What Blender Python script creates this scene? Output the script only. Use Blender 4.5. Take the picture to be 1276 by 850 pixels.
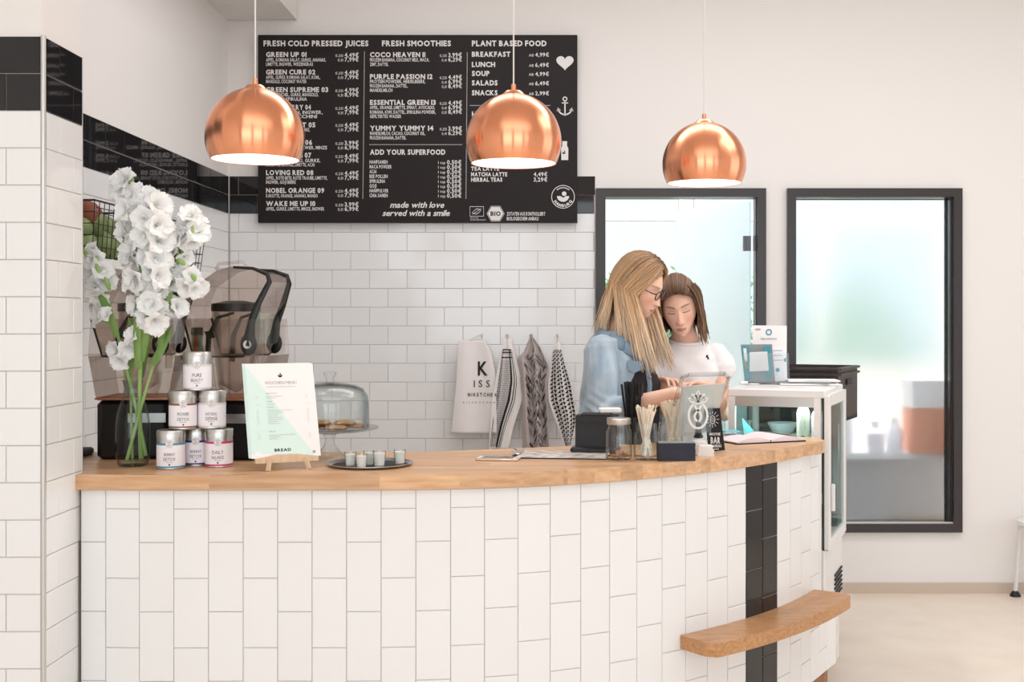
import bpy, math, random
import numpy as np
from mathutils import Vector, Matrix, Euler
random.seed(7)
scene = bpy.context.scene
for o in list(bpy.data.objects): bpy.data.objects.remove(o)
PI = math.pi
F = 1490.0; VX = 696.0; VY = 399.0; EYE = 1.487

# ---------------------------------------------------------------- camera
cd = bpy.data.cameras.new('camera'); cam = bpy.data.objects.new('camera', cd)
scene.collection.objects.link(cam); scene.camera = cam
cam.location = (0, 0, EYE); cam.rotation_euler = (PI/2, 0, 0)
cd.sensor_fit = 'HORIZONTAL'; cd.sensor_width = 36.0; cd.lens = 36.0*F/1276.0
cd.shift_x = -(VX-638.0)/1276.0; cd.shift_y = -(425.0-VY)/1276.0
cd.clip_start = 0.05; cd.clip_end = 200

# ---------------------------------------------------------------- world, lights, exposure
w = bpy.data.worlds.new('world'); scene.world = w; w.use_nodes = True
wn = w.node_tree.nodes; wl = w.node_tree.links
bg = wn['Background']; bg.inputs['Color'].default_value = (0.84, 0.94, 1.0, 1); bg.inputs['Strength'].default_value = 1.55

def area(name, loc, rot, sx, sy, power, col=(1, 1, 1)):
    l = bpy.data.lights.new(name, 'AREA'); l.shape = 'RECTANGLE'; l.size = sx; l.size_y = sy
    l.energy = power; l.color = col
    o = bpy.data.objects.new(name, l); scene.collection.objects.link(o)
    o.location = loc; o.rotation_euler = rot
    return o
# daylight falling through the shop windows behind the camera, the window in the right wall, 
area('daylight_shop_window_a', (-1.45, -2.45, 1.75), (PI/2, 0, 0), 2.3, 2.5, 50, (0.87, 0.95, 1.0))
area('daylight_shop_window_b', (1.35, -2.45, 1.75), (PI/2, 0, 0), 2.3, 2.5, 50, (0.87, 0.95, 1.0))
area('daylight_shop_window_c', (3.75, -2.45, 1.75), (PI/2, 0, 0), 1.6, 2.5, 19, (0.87, 0.95, 1.0))
area('daylight_side_window', (4.75, 3.9, 1.75), (PI/2, 0, PI/2), 2.4, 2.3, 14, (0.90, 0.97, 1.0))
area('fill_light_back_room', (2.0, 7.3, 3.5), (0, 0, 0), 3.0, 1.2, 150, (0.93, 0.97, 1.0))  # unseen fill light, added to brighten the back room
# unseen fill lights added under the ceiling to lift floor and walls: over the bar, over the aisle and over the seats behind the camera
area('fill_light_bar', (0.3, 4.8, 3.56), (0, 0, 0), 2.6, 0.8, 42, (0.935, 0.96, 1.0))
area('fill_light_aisle', (2.5, 4.0, 3.56), (0, 0, 0), 2.0, 1.6, 42, (0.935, 0.96, 1.0))
area('fill_light_seats', (0.4, 0.6, 3.56), (0, 0, 0), 4.0, 2.0, 58, (0.935, 0.96, 1.0))
vs = scene.view_settings
vs.view_transform = 'Standard'; vs.look = 'None'; vs.gamma = 1.0; vs.use_curve_mapping = False
vs.exposure = -0.40
try: scene.cycles.transparent_max_bounces = 40
except Exception: pass

# ---------------------------------------------------------------- helpers
def P(x, y, D):
    s = F/D
    return Vector(((x-VX)/s, D, EYE-(y-VY)/s))
def lin(c):
    r = []
    for v in c[:3]:
        v = v/255.0
        r.append(v/12.92 if v <= 0.04045 else ((v+0.055)/1.055)**2.4)
    return tuple(r)+(1.0,)
M = {}
def mat(name, rgb=(200, 200, 200), rough=0.5, metal=0.0, spec=0.5, trans=0.0, emit=None, es=0.0, noise=None, bump=None,
        coat=0.0, ior=1.45, sss=0.0, aniso=0.0, rand=0.0, sheen=0.0):
    m = bpy.data.materials.new(name); m.use_nodes = True
    nt = m.node_tree; b = nt.nodes['Principled BSDF']
    b.inputs['Base Color'].default_value = lin(rgb); b.inputs['Roughness'].default_value = rough
    b.inputs['Metallic'].default_value = metal; b.inputs['Specular IOR Level'].default_value = spec
    b.inputs['Transmission Weight'].default_value = trans; b.inputs['IOR'].default_value = ior
    b.inputs['Coat Weight'].default_value = coat; b.inputs['Sheen Weight'].default_value = sheen
    if sss: b.inputs['Subsurface Weight'].default_value = sss; b.inputs['Subsurface Radius'].default_value = (0.02, 0.008, 0.004)
    if emit: b.inputs['Emission Color'].default_value = lin(emit); b.inputs['Emission Strength'].default_value = es
    tc = None
    if noise or bump or rand:
        tc = nt.nodes.new('ShaderNodeTexCoord')
    if noise:      # (rgb2, scale, (sx,sy,sz), detail)
        rgb2, sc, st, det = noise
        mp = nt.nodes.new('ShaderNodeMapping'); mp.inputs['Scale'].default_value = st
        nz = nt.nodes.new('ShaderNodeTexNoise'); nz.inputs['Scale'].default_value = sc; nz.inputs['Detail'].default_value = det
        cr = nt.nodes.new('ShaderNodeValToRGB'); cr.color_ramp.elements[0].position = 0.3; cr.color_ramp.elements[1].position = 0.7
        cr.color_ramp.elements[0].color = lin(rgb); cr.color_ramp.elements[1].color = lin(rgb2)
        nt.links.new(tc.outputs['Object'], mp.inputs[0]); nt.links.new(mp.outputs[0], nz.inputs['Vector'])
        nt.links.new(nz.outputs['Fac'], cr.inputs[0]); last = cr.outputs[0]
    else:
        last = None
    if rand:
        oi = nt.nodes.new('ShaderNodeObjectInfo')
        if noise:
            vm = nt.nodes.new('ShaderNodeVectorMath'); vm.operation = 'SCALE'; vm.inputs[0].default_value = (7, 5, 3)
            nt.links.new(oi.outputs['Random'], vm.inputs['Scale']); nt.links.new(vm.outputs[0], nt.nodes['Mapping'].inputs['Location'])
        mr = nt.nodes.new('ShaderNodeMapRange')
        mr.inputs[3].default_value = 1-rand; mr.inputs[4].default_value = 1+rand*0.6
        mx = nt.nodes.new('ShaderNodeHueSaturation')
        if last: nt.links.new(last, mx.inputs['Color'])
        else: mx.inputs['Color'].default_value = lin(rgb)
        nt.links.new(oi.outputs['Random'], mr.inputs[0]); nt.links.new(mr.outputs[0], mx.inputs['Value'])
        last = mx.outputs[0]
    if last: nt.links.new(last, b.inputs['Base Color'])
    if bump:       # (scale, strength, (sx,sy,sz))
        mp = nt.nodes.new('ShaderNodeMapping'); mp.inputs['Scale'].default_value = bump[2]
        nz = nt.nodes.new('ShaderNodeTexNoise'); nz.inputs['Scale'].default_value = bump[0]; nz.inputs['Detail'].default_value = 3
        bp = nt.nodes.new('ShaderNodeBump'); bp.inputs['Strength'].default_value = bump[1]; bp.inputs['Distance'].default_value = 0.002
        nt.links.new(tc.outputs['Object'], mp.inputs[0]); nt.links.new(mp.outputs[0], nz.inputs['Vector'])
        nt.links.new(nz.outputs['Fac'], bp.inputs['Height']); nt.links.new(bp.outputs[0], b.inputs['Normal'])
    if aniso:
        b.inputs['Anisotropic'].default_value = aniso
        tg = nt.nodes.new('ShaderNodeTangent'); tg.direction_type = 'RADIAL'; tg.axis = 'Z'; b.inputs['Anisotropic Rotation'].default_value = 0.25
        nt.links.new(tg.outputs[0], b.inputs['Tangent'])
    M[name] = m
    return m
def thin_glass(name, tint=(255, 255, 255), edge=(190, 200, 200), refl=0.5, rough=0.02):
    m = bpy.data.materials.new(name); m.use_nodes = True; nt = m.node_tree
    nt.nodes.clear(); out = nt.nodes.new('ShaderNodeOutputMaterial')
    tr = nt.nodes.new('ShaderNodeBsdfTransparent'); gl = nt.nodes.new('ShaderNodeBsdfGlossy'); gl.inputs['Roughness'].default_value = rough
    lw = nt.nodes.new('ShaderNodeLayerWeight'); lw.inputs[0].default_value = 0.35
    cr = nt.nodes.new('ShaderNodeValToRGB'); cr.color_ramp.elements[0].color = lin(tint); cr.color_ramp.elements[1].color = lin(edge)
    cr.color_ramp.elements[0].position = 0.3
    fr = nt.nodes.new('ShaderNodeMath'); fr.operation = 'POWER'; fr.inputs[1].default_value = 3.5
    lf_ = nt.nodes.new('ShaderNodeLayerWeight'); lf_.inputs[0].default_value = 0.5; nt.links.new(lf_.outputs['Facing'], fr.inputs[0])
    mm = nt.nodes.new('ShaderNodeMath'); mm.operation = 'MULTIPLY_ADD'; mm.inputs[1].default_value = refl*.6; mm.inputs[2].default_value = .035
    mx = nt.nodes.new('ShaderNodeMixShader')
    nt.links.new(lw.outputs['Facing'], cr.inputs[0]); nt.links.new(cr.outputs[0], tr.inputs[0])
    nt.links.new(fr.outputs[0], mm.inputs[0]); nt.links.new(mm.outputs[0], mx.inputs[0])
    nt.links.new(tr.outputs[0], mx.inputs[1]); nt.links.new(gl.outputs[0], mx.inputs[2]); nt.links.new(mx.outputs[0], out.inputs[0])
    M[name] = m
    return m
def vcol_mat(name, rough=0.5, sss=0.0, spec=0.4, noise=None):
    m = bpy.data.materials.new(name); m.use_nodes = True; nt = m.node_tree; b = nt.nodes['Principled BSDF']
    at = nt.nodes.new('ShaderNodeAttribute'); at.attribute_name = 'Col'
    nt.links.new(at.outputs['Color'], b.inputs['Base Color'])
    b.inputs['Roughness'].default_value = rough; b.inputs['Specular IOR Level'].default_value = spec
    if sss: b.inputs['Subsurface Weight'].default_value = sss; b.inputs['Subsurface Radius'].default_value = (0.012, 0.005, 0.003); b.inputs['Subsurface Scale'].default_value = 0.5
    M[name] = m
    return m

class MB:
    def __init__(s): s.v = []; s.f = []; s.m = []; s.c = []; s.mi = 0; s.col = None
    def add(s, vs, fs):
        b = len(s.v); s.v += [tuple(p) for p in vs]; s.f += [tuple(i+b for i in f) for f in fs]; s.m += [s.mi]*len(fs)
        if s.col is not None: s.c += [s.col]*len(vs)
        return s
    def box(s, c, d, R=None, ch=0.0):
        x, y, z = d[0]/2, d[1]/2, d[2]/2; c = Vector(c)
        if ch <= 0:
            vs = [Vector((a*x, b*y, e*z)) for e in (-1, 1) for b in (-1, 1) for a in (-1, 1)]
            fs = [(0, 2, 3, 1), (4, 5, 7, 6), (0, 1, 5, 4), (2, 6, 7, 3), (0, 4, 6, 2), (1, 3, 7, 5)]
        else:      # vertical edges and top/bottom edges chamfered
            def ring(z_, k): return [Vector((px, py, z_)) for px, py in ((-x+k, -y), (x-k, -y), (x, -y+k), (x, y-k), (x-k, y), (-x+k, y), (-x, y-k), (-x, -y+k))]
            def ringi(z_, k, i): return [Vector((px, py, z_)) for px, py in ((-x+k, -y+i), (x-k, -y+i), (x-i, -y+k), (x-i, y-k), (x-k, y-i), (-x+k, y-i), (-x+i, y-k), (-x+i, -y+k))]
            vs = ringi(-z, ch*1.2, ch*.6)+ring(-z+ch*.6, ch)+ring(z-ch*.6, ch)+ringi(z, ch*1.2, ch*.6)
            fs = [tuple(range(7, -1, -1)), tuple(range(24, 32))]
            for k in range(3):
                for i in range(8):
                    j = (i+1) % 8; fs.append((k*8+i, k*8+j, k*8+8+j, k*8+8+i))
        if R is not None: vs = [R @ p for p in vs]
        return s.add([p+c for p in vs], fs)
    def lathe(s, prof, c=(0, 0, 0), n=24, R=None, sx=1, sy=1, a0=0, a1=2*PI):
        c = Vector(c); vs = []; full = abs(a1-a0-2*PI) < 1e-6; m_ = n if full else n+1
        for r, z in prof:
            for i in range(m_):
                a = a0+(a1-a0)*i/n; p = Vector((r*sx*math.cos(a), r*sy*math.sin(a), z))
                vs.append((R @ p if R is not None else p)+c)
        fs = []
        for k in range(len(prof)-1):
            for i in range(n):
                j = (i+1) % m_ if full else i+1
                fs.append((k*m_+i, k*m_+j, (k+1)*m_+j, (k+1)*m_+i))
        return s.add(vs, fs)
    def sphere(s, c, r, n=12, R=None):
        if not hasattr(r, '__len__'): r = (r, r, r)
        prof = [(math.sin(PI*k/n), -math.cos(PI*k/n)) for k in range(n+1)]
        c = Vector(c); vs = []; N = n*2
        for q, z in prof[1:-1]:
            for i in range(N):
                a = 2*PI*i/N; p = Vector((q*r[0]*math.cos(a), q*r[1]*math.sin(a), z*r[2])); vs.append((R @ p if R is not None else p)+c)
        bt = Vector((0, 0, -r[2])); tp = Vector((0, 0, r[2]))
        vs += [(R @ bt if R is not None else bt)+c, (R @ tp if R is not None else tp)+c]
        fs = []; K = n-1
        for k in range(K-1):
            for i in range(N): j = (i+1) % N; fs.append((k*N+i, k*N+j, (k+1)*N+j, (k+1)*N+i))
        for i in range(N):
            j = (i+1) % N; fs.append((K*N, j, i)); fs.append((K*N+1, (K-1)*N+i, (K-1)*N+j))
        return s.add(vs, fs)
    def tube(s, pts, r, n=8, caps=True, flat=1.0, up=None):
        pts = [Vector(p) for p in pts]; L = len(pts)
        rs = r if hasattr(r, '__len__') else [r]*L
        vs = []; pu = Vector(up) if up is not None else None
        for i, p in enumerate(pts):
            t = (pts[min(i+1, L-1)]-pts[max(i-1, 0)])
            t = t.normalized() if t.length > 1e-9 else Vector((0, 0, 1))
            if pu is None: pu = Vector((0, 0, 1)) if abs(t.z) < 0.9 else Vector((1, 0, 0))
            a = t.cross(pu)
            a = a.normalized() if a.length > 1e-6 else t.orthogonal().normalized()
            b = a.cross(t).normalized()
            if up is None: pu = b
            for k in range(n):
                q = 2*PI*k/n; vs.append(p+a*(rs[i]*math.cos(q))+b*(rs[i]*flat*math.sin(q)))
        fs = []
        for i in range(L-1):
            for k in range(n): j = (k+1) % n; fs.append((i*n+k, i*n+j, (i+1)*n+j, (i+1)*n+k))
        if caps: fs.append(tuple(range(n-1, -1, -1))); fs.append(tuple((L-1)*n+k for k in range(n)))
        return s.add(vs, fs)
    def cone(s, p1, r1, p2, r2, n=14):      # round cone for voxel blobs
        p1 = Vector(p1); p2 = Vector(p2)
        s.tube([p1, p2], [r1, r2], n); s.sphere(p1, r1*1.0, 7); s.sphere(p2, r2*1.0, 7)
        return s
    def limb(s, pts):
        for (a, ra), (b, rb) in zip(pts[:-1], pts[1:]): s.cone(a, ra, b, rb)
        return s
    def loft(s, rings, n=24, yaw=0.0, e=1.0):     # rings: (center, rx, ry)
        vs = []; c_, s_ = math.cos(yaw), math.sin(yaw)
        for c, rx, ry in rings:
            for k in range(n):
                a = 2*PI*k/n; ca, sa = math.cos(a), math.sin(a)
                x = rx*math.copysign(abs(ca)**e, ca); y = ry*math.copysign(abs(sa)**e, sa)
                vs.append((c[0]+x*c_-y*s_, c[1]+x*s_+y*c_, c[2]))
        L = len(rings); fs = []
        for i in range(L-1):
            for k in range(n): j = (k+1) % n; fs.append((i*n+k, i*n+j, (i+1)*n+j, (i+1)*n+k))
        fs.append(tuple(range(n-1, -1, -1))); fs.append(tuple((L-1)*n+k for k in range(n)))
        return s.add(vs, fs)
    def prism(s, poly, z0, z1):
        n = len(poly); vs = [(p[0], p[1], z0) for p in poly]+[(p[0], p[1], z1) for p in poly]
        fs = [tuple(range(n-1, -1, -1)), tuple(range(n, 2*n))]+[(i, (i+1) % n, n+(i+1) % n, n+i) for i in range(n)]
        return s.add(vs, fs)
    def slab(s, poly, nrm, th):              # 3-D planar polygon extruded along nrm
        n = len(poly); nrm = Vector(nrm); vs = [Vector(p) for p in poly]; vs += [p+nrm*th for p in vs]
        fs = [tuple(range(n-1, -1, -1)), tuple(range(n, 2*n))]+[(i, (i+1) % n, n+(i+1) % n, n+i) for i in range(n)]
        return s.add(vs, fs)
    def build(s, name, mats, parent=None, org=None, smooth=0, label=None, matrix=None):
        me = bpy.data.meshes.new(name); vs = s.v
        if org is not None: o_ = Vector(org); vs = [(p[0]-o_.x, p[1]-o_.y, p[2]-o_.z) for p in vs]
        me.from_pydata(vs, [], s.f)
        if not isinstance(mats, (list, tuple)): mats = [mats]
        for m in mats: me.materials.append(M[m] if isinstance(m, str) else m)
        if len(mats) > 1: me.polygons.foreach_set('material_index', s.m)
        if s.c and len(s.c) == len(s.v):
            ca = me.color_attributes.new('Col', 'FLOAT_COLOR', 'POINT')
            ca.data.foreach_set('color', [x for c in s.c for x in lin(c)])
        me.update()
        if smooth:
            me.polygons.foreach_set('use_smooth', [True]*len(me.polygons))
            if smooth < 180: me.set_sharp_from_angle(angle=math.radians(smooth))
        o = bpy.data.objects.new(name, me); scene.collection.objects.link(o)
        if parent is not None: o.parent = parent
        if matrix is not None: o.matrix_local = matrix
        elif org is not None and parent is None: o.location = org
        if label: o['label'] = label
        return o

def tag(o, label, cat, group=None):
    o['label'] = label; o['category'] = cat
    if group: o['group'] = group
    return o
def thing(name, label, cat, loc=(0, 0, 0), rz=0.0, group=None):
    o = bpy.data.objects.new(name, None); scene.collection.objects.link(o); o.empty_display_size = 0.05
    o.location = loc; o.rotation_euler = (0, 0, rz)
    return tag(o, label, cat, group)
def copy_tree(o, parent=None):
    c = o.copy(); scene.collection.objects.link(c)
    if parent is not None: c.parent = parent
    for ch in list(o.children): copy_tree(ch, c)
    return c
def struct(o): o['kind'] = 'structure'; return o

# glyph shapes of the built-in font, made once and set line by line
CH = "ABCDEFGHIJKLMNOPQRSTUVWXYZabcdefghijklmnopqrstuvwxyz0123456789.,&€-+"
GL = {}
def make_glyphs():
    obs = []
    for bold, off in ((0, 0.0), (1, 0.022), (2, 0.04)):
        for ch in CH:
            cu = bpy.data.curves.new('g', 'FONT'); cu.body = ch; cu.resolution_u = 2; cu.offset = off
            o = bpy.data.objects.new('g', cu); scene.collection.objects.link(o); obs.append((bold, ch, o))
    dg = bpy.context.evaluated_depsgraph_get()
    for bold, ch, o in obs:
        me = bpy.data.meshes.new_from_object(o.evaluated_get(dg))
        vs = [(v.co.x, v.co.y) for v in me.vertices]; fs = [tuple(p.vertices) for p in me.polygons]
        if not vs: vs = [(0, 0)]
        x0 = min(v[0] for v in vs); x1 = max(v[0] for v in vs)
        GL[(bold, ch)] = ([(x-x0, y) for x, y in vs], fs, x1-x0)
        bpy.data.meshes.remove(me)
    for _, _, o in obs: bpy.data.objects.remove(o)
make_glyphs()
CAP = max(v[1] for v in GL[(0, 'H')][0])
def text(mb, s, f, x0, yb, cap, width=None, bold=1, shear=0.0, sp=0.09, align='l'):
    """lay the string out in 2-D, map every point with f(x, y) -> 3-D; x, y in the units of x0, yb and cap"""
    k = cap/CAP; pen = 0; out = []
    for ch in s:
        if ch == ' ' or (bold, ch) not in GL: pen += 0.28; continue
        vs, fs, wd = GL[(bold, ch)]; out.append((pen, vs, fs)); pen += wd+sp
    tot = max(pen-sp, 0.01)
    kx = width/tot if width else k
    if align == 'c': x0 -= kx*tot/2
    if align == 'r': x0 -= kx*tot
    for pn, vs, fs in out:
        mb.add([f(x0+kx*(pn+x)+shear*k*y, yb+k*y) for x, y in vs], fs)
    return kx*tot
def plane_map(o, u, v):
    o = Vector(o); u = Vector(u); v = Vector(v)
    return lambda x, y: o+u*x+v*y
def stroke(mb, pts, wd, f, closed=False):
    """flat line of width wd through 2-D points, mapped with f"""
    n = len(pts); vs = []; fs = []
    for i in range(n):
        a = pts[(i-1) % n] if closed or i > 0 else pts[i]; b = pts[(i+1) % n] if closed or i < n-1 else pts[i]
        dx, dy = b[0]-a[0], b[1]-a[1]; l = math.hypot(dx, dy) or 1
        nx, ny = -dy/l*wd/2, dx/l*wd/2
        vs += [f(pts[i][0]+nx, pts[i][1]+ny), f(pts[i][0]-nx, pts[i][1]-ny)]
    for i in range(n if closed else n-1):
        j = (i+1) % n; fs.append((2*i, 2*i+1, 2*j+1, 2*j))
    mb.add(vs, fs)
def fill(mb, pts, f): mb.add([f(x, y) for x, y in pts], [tuple(range(len(pts)))])
def circ(cx, cy, r, n=20, ry=None, a0=0, a1=2*PI): return [(cx+r*math.cos(a0+(a1-a0)*i/n), cy+(ry or r)*math.sin(a0+(a1-a0)*i/n)) for i in range(n if abs(a1-a0-2*PI) < 1e-6 else n+1)]

# ---------------------------------------------------------------- materials
mat('wall_paint', (240, 234, 230), 0.75, spec=0.25, bump=(60, 0.08, (1, 1, 1)))
mat('ceiling_paint', (232, 224, 217), 0.85, spec=0.2)
mat('tile_white', (241, 239, 238), 0.09, spec=0.5, rand=0.012)
mat('tile_black', (30, 28, 30), 0.035, spec=0.6, rand=0.1)
mat('grout', (214, 206, 200), 0.9, spec=0.1)
mat('grout_white', (235, 232, 228), 0.9, spec=0.1)
mat('floor_resin', (244, 229, 213), 0.28, spec=0.45, noise=((238, 221, 204), 6, (1, 1, 1), 6))
mat('baseboard', (207, 188, 172), 0.5)
mat('oak', (228, 186, 146), 0.34, spec=0.45, noise=((204, 154, 112), 5, (1.0, 10, 13), 6), rand=0.17, bump=(30, 0.12, (1, 12, 12)))
mat('oak_bench', (205, 156, 110), 0.36, spec=0.45, noise=((178, 124, 80), 9, (1.2, 12, 12), 7), rand=0.09, bump=(30, 0.12, (1, 12, 12)))
mat('pale_wood', (232, 205, 175), 0.5, noise=((220, 188, 155), 14, (8, 1, 1), 4))
mat('birch_stick', (244, 231, 214), 0.6, noise=((234, 217, 194), 30, (4, 4, 1), 3))
mat('plinth_wood', (170, 122, 84), 0.5, noise=((150, 102, 66), 8, (1, 1, 6), 4))
mat('metal_trim', (205, 203, 200), 0.3, metal=0.9)
mat('hinge_steel', (96, 96, 100), 0.35, metal=0.8)
mat('steel', (215, 214, 212), 0.28, metal=1.0)
mat('tin', (205, 203, 200), 0.33, metal=1.0, bump=(80, 0.05, (1, 1, 1)))
mat('copper', (246, 168, 128), 0.22, metal=1.0, aniso=0.93, bump=(1, 0.0, (1, 1, 1)))
mat('copper_cap', (242, 170, 134), 0.3, metal=1.0)
mat('lamp_white', (255, 252, 246), 0.4, emit=(255, 248, 238), es=1.6)
mat('bulb', (255, 255, 255), 0.3, emit=(255, 244, 228), es=12)
mat('cord_white', (238, 232, 226), 0.5)
mat('board_black', (35, 28, 28), 0.55, spec=0.3)
mat('print_white', (232, 226, 224), 0.6)
mat('frame_dark', (52, 45, 46), 0.28, spec=0.6)
mat('black_plastic', (22, 21, 22), 0.35)
mat('black_matte', (38, 36, 40), 0.6)
mat('navy_card', (38, 38, 52), 0.55)
mat('dark_rubber', (30, 29, 30), 0.6)
mat('wire_black', (28, 26, 27), 0.4, metal=0.3)
mat('white_plastic', (236, 232, 229), 0.35)
mat('white_paint', (236, 233, 230), 0.4)
mat('paper', (246, 240, 238), 0.7)
mat('paper_pink', (243, 226, 228), 0.7)
mat('mint', (218, 238, 230), 0.7)
mat('print_grey', (120, 112, 112), 0.7)
mat('print_light', (170, 162, 160), 0.7)
mat('print_black', (30, 28, 30), 0.7)
mat('bowl_glaze', (176, 192, 192), 0.3)
mat('teal', (62, 150, 165), 0.5)
mat('teal_light', (120, 205, 212), 0.5)
mat('grey_card', (138, 146, 146), 0.5)
mat('leaf', (128, 158, 84), 0.5, noise=((92, 128, 58), 30, (1, 1, 0.3), 3), sss=0.1)
mat('stem_green', (160, 186, 116), 0.5, noise=((128, 162, 84), 20, (1, 1, 0.2), 3))
mat('foliage', (175, 212, 150), 0.6, noise=((180, 215, 150), 5, (1, 1, 1), 3))
def petal_mat():
    m = bpy.data.materials.new('petal'); m.use_nodes = True; nt = m.node_tree; b = nt.nodes['Principled BSDF']
    b.inputs['Base Color'].default_value = lin((255, 254, 253)); b.inputs['Roughness'].default_value = 0.6
    tl = nt.nodes.new('ShaderNodeBsdfTranslucent'); tl.inputs[0].default_value = lin((250, 248, 244))
    mx = nt.nodes.new('ShaderNodeMixShader'); mx.inputs[0].default_value = 0.22
    nt.links.new(b.outputs[0], mx.inputs[1]); nt.links.new(tl.outputs[0], mx.inputs[2]); nt.links.new(mx.outputs[0], nt.nodes['Material Output'].inputs[0])
    M['petal'] = m
petal_mat()
thin_glass('clear_glass', (251, 253, 253), (176, 185, 186), 1.25)
thin_glass('vase_glass', (238, 243, 242), (120, 132, 134), 1.2)
thin_glass('pane_glass', (244, 251, 251), (215, 234, 236), 0.8)
thin_glass('fridge_glass', (236, 247, 246), (200, 222, 222), 1.0)
thin_glass('smoke_plastic', (238, 230, 225), (165, 152, 146), 1.2, 0.05)
thin_glass('clear_plastic', (244, 240, 237), (190, 182, 178), 0.8, 0.06)
thin_glass('acrylic', (244, 246, 246), (170, 180, 184), 1.0)
mat('frosted_glass', (244, 250, 254), 0.30, trans=1.0, ior=1.25, spec=0.3)
mat('frosted_door', (214, 236, 244), 0.45, trans=0.8, ior=1.2, spec=0.3)
mat('wax', (245, 238, 230), 0.5, sss=0.3)
mat('water', (225, 232, 228), 0.05, trans=1.0, ior=1.2)
mat('cookie', (214, 168, 118), 0.8, noise=((120, 80, 50), 70, (1, 1, 1), 3))
mat('almond', (176, 112, 66), 0.6)
mat('avocado', (92, 112, 62), 0.45, noise=((150, 168, 110), 12, (1, 1, 1), 4))
mat('mango', (150, 84, 50), 0.5, noise=((120, 62, 40), 14, (1, 1, 1), 3))
mat('orange_skin', (236, 140, 30), 0.5)
mat('brown_green', (84, 72, 52), 0.8, noise=((120, 96, 70), 30, (1, 1, 1), 4))
mat('red_veg', (150, 66, 50), 0.5)
mat('crate_light', (104, 95, 88), 0.5)
mat('crate_plastic', (58, 50, 46), 0.5, noise=((70, 61, 56), 20, (1, 1, 1), 3))
mat('towel_white', (240, 232, 229), 0.95, sheen=0.2, bump=(220, 0.3, (1, 1, 1)))
mat('towel_taupe', (186, 172, 168), 0.95, sheen=0.2, bump=(220, 0.3, (1, 1, 1)))
mat('towel_back', (236, 230, 227), 0.95)
mat('juice', (238, 234, 218), 0.35)
mat('label_white', (248, 242, 246), 0.6)
mat('label_text', (92, 84, 92), 0.6)
mat('band_teal', (72, 150, 180), 0.5); mat('band_blue', (58, 62, 140), 0.5); mat('band_pink', (206, 42, 120), 0.5)
mat('band_brown', (150, 98, 70), 0.5); mat('band_none', (225, 222, 226), 0.5)
mat('orange_box', (232, 160, 130), 0.7); mat('yellow_box', (226, 206, 160), 0.7); mat('cardboard', (205, 180, 150), 0.8)
mat('phone_gold', (225, 205, 185), 0.3, metal=0.7); mat('screen_dark', (26, 26, 32), 0.08)
mat('silver_tablet', (205, 205, 198), 0.4, metal=0.3)
mat('denim', (150, 169, 186), 0.9, noise=((186, 200, 210), 22, (1, 1, 0.25), 6), bump=(160, 0.5, (1, 1, 0.4)), sheen=0.2)
mat('denim_dark', (132, 155, 174), 0.9, bump=(160, 0.5, (1, 1, 1)))
mat('tshirt', (246, 240, 240), 0.9, sheen=0.1)
mat('black_top', (46, 40, 42), 0.9, bump=(300, 0.4, (1, 1, 1)))
mat('trousers', (45, 48, 60), 0.9)
mat('shoe_leather', (60, 50, 46), 0.5)
mat('tortoise', (46, 30, 24), 0.25)
mat('copper_strip', (200, 140, 110), 0.4, metal=0.8)
mat('emblem_navy', (34, 40, 62), 0.7)
thin_glass('lens', (246, 246, 248), (220, 220, 224), 0.8)
vcol_mat('skin', 0.48, 0.12, 0.35)
vcol_mat('hair', 0.42, 0.0, 0.45)

# ================================================================ THE ROOM
DB = 6.51; SB = F/DB            # back wall (tile faces)
XR = -1.795                      # recess wall, tile faces
XP = -1.409; YP0 = 3.275; YP1 = 3.54   # pillar
CEIL = 3.62; XL = -3.2; XW = 4.8; YF = -2.4
def zb(y): return EYE-(y-VY)/SB
def xb(x): return (x-VX)/SB

def wallbox(mb, x0, x1, y0, y1, z0, z1): mb.box(((x0+x1)/2, (y0+y1)/2, (z0+z1)/2), (x1-x0, y1-y0, z1-z0))
b = MB(); wallbox(b, XL-.2, XW+.2, YF-.2, 10.0, -0.1, 0.0); struct(b.build('floor', 'floor_resin'))
b = MB(); wallbox(b, XL-.2, XW+.2, YF-.2, 10.0, CEIL, CEIL+.1); struct(b.build('ceiling', 'ceiling_paint'))
# back wall with the door opening and the window opening
dX0, dX1, dZ1 = xb(742.5), xb(954), zb(235)
wX0, wX1, wZ0, wZ1 = xb(980.5), xb(1198), zb(663), zb(235)
yb0, yb1 = DB+.008, DB+.11
b = MB()
wallbox(b, XL, dX0, yb0, yb1, 0, CEIL); wallbox(b, dX0, dX1, yb0, yb1, dZ1, CEIL); wallbox(b, dX1, wX0, yb0, yb1, 0, CEIL)
wallbox(b, wX0, wX1, yb0, yb1, wZ1, CEIL); wallbox(b, wX0, wX1, yb0, yb1, 0, wZ0); wallbox(b, wX1, XW+.1, yb0, yb1, 0, CEIL)
wall_back = struct(b.build('wall_back', 'wall_paint'))
# recess wall on the left and the pillar in front of it
b = MB(); wallbox(b, XR-.2, XR-.008, YP1-.05, DB+.008, 0, CEIL); wall_left = struct(b.build('wall_left', 'wall_paint'))
b = MB(); wallbox(b, XL, XP-.008, YP0+.008, YP1-.006, 0, CEIL); wall_pillar = struct(b.build('wall_pillar', 'wall_paint'))
b = MB(); wallbox(b, XR-.01, xb(370), YP1, DB, zb(25), CEIL); struct(b.build('trim_1', 'wall_paint'))['label'] = 'boxed duct under the ceiling above the left wall'
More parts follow.
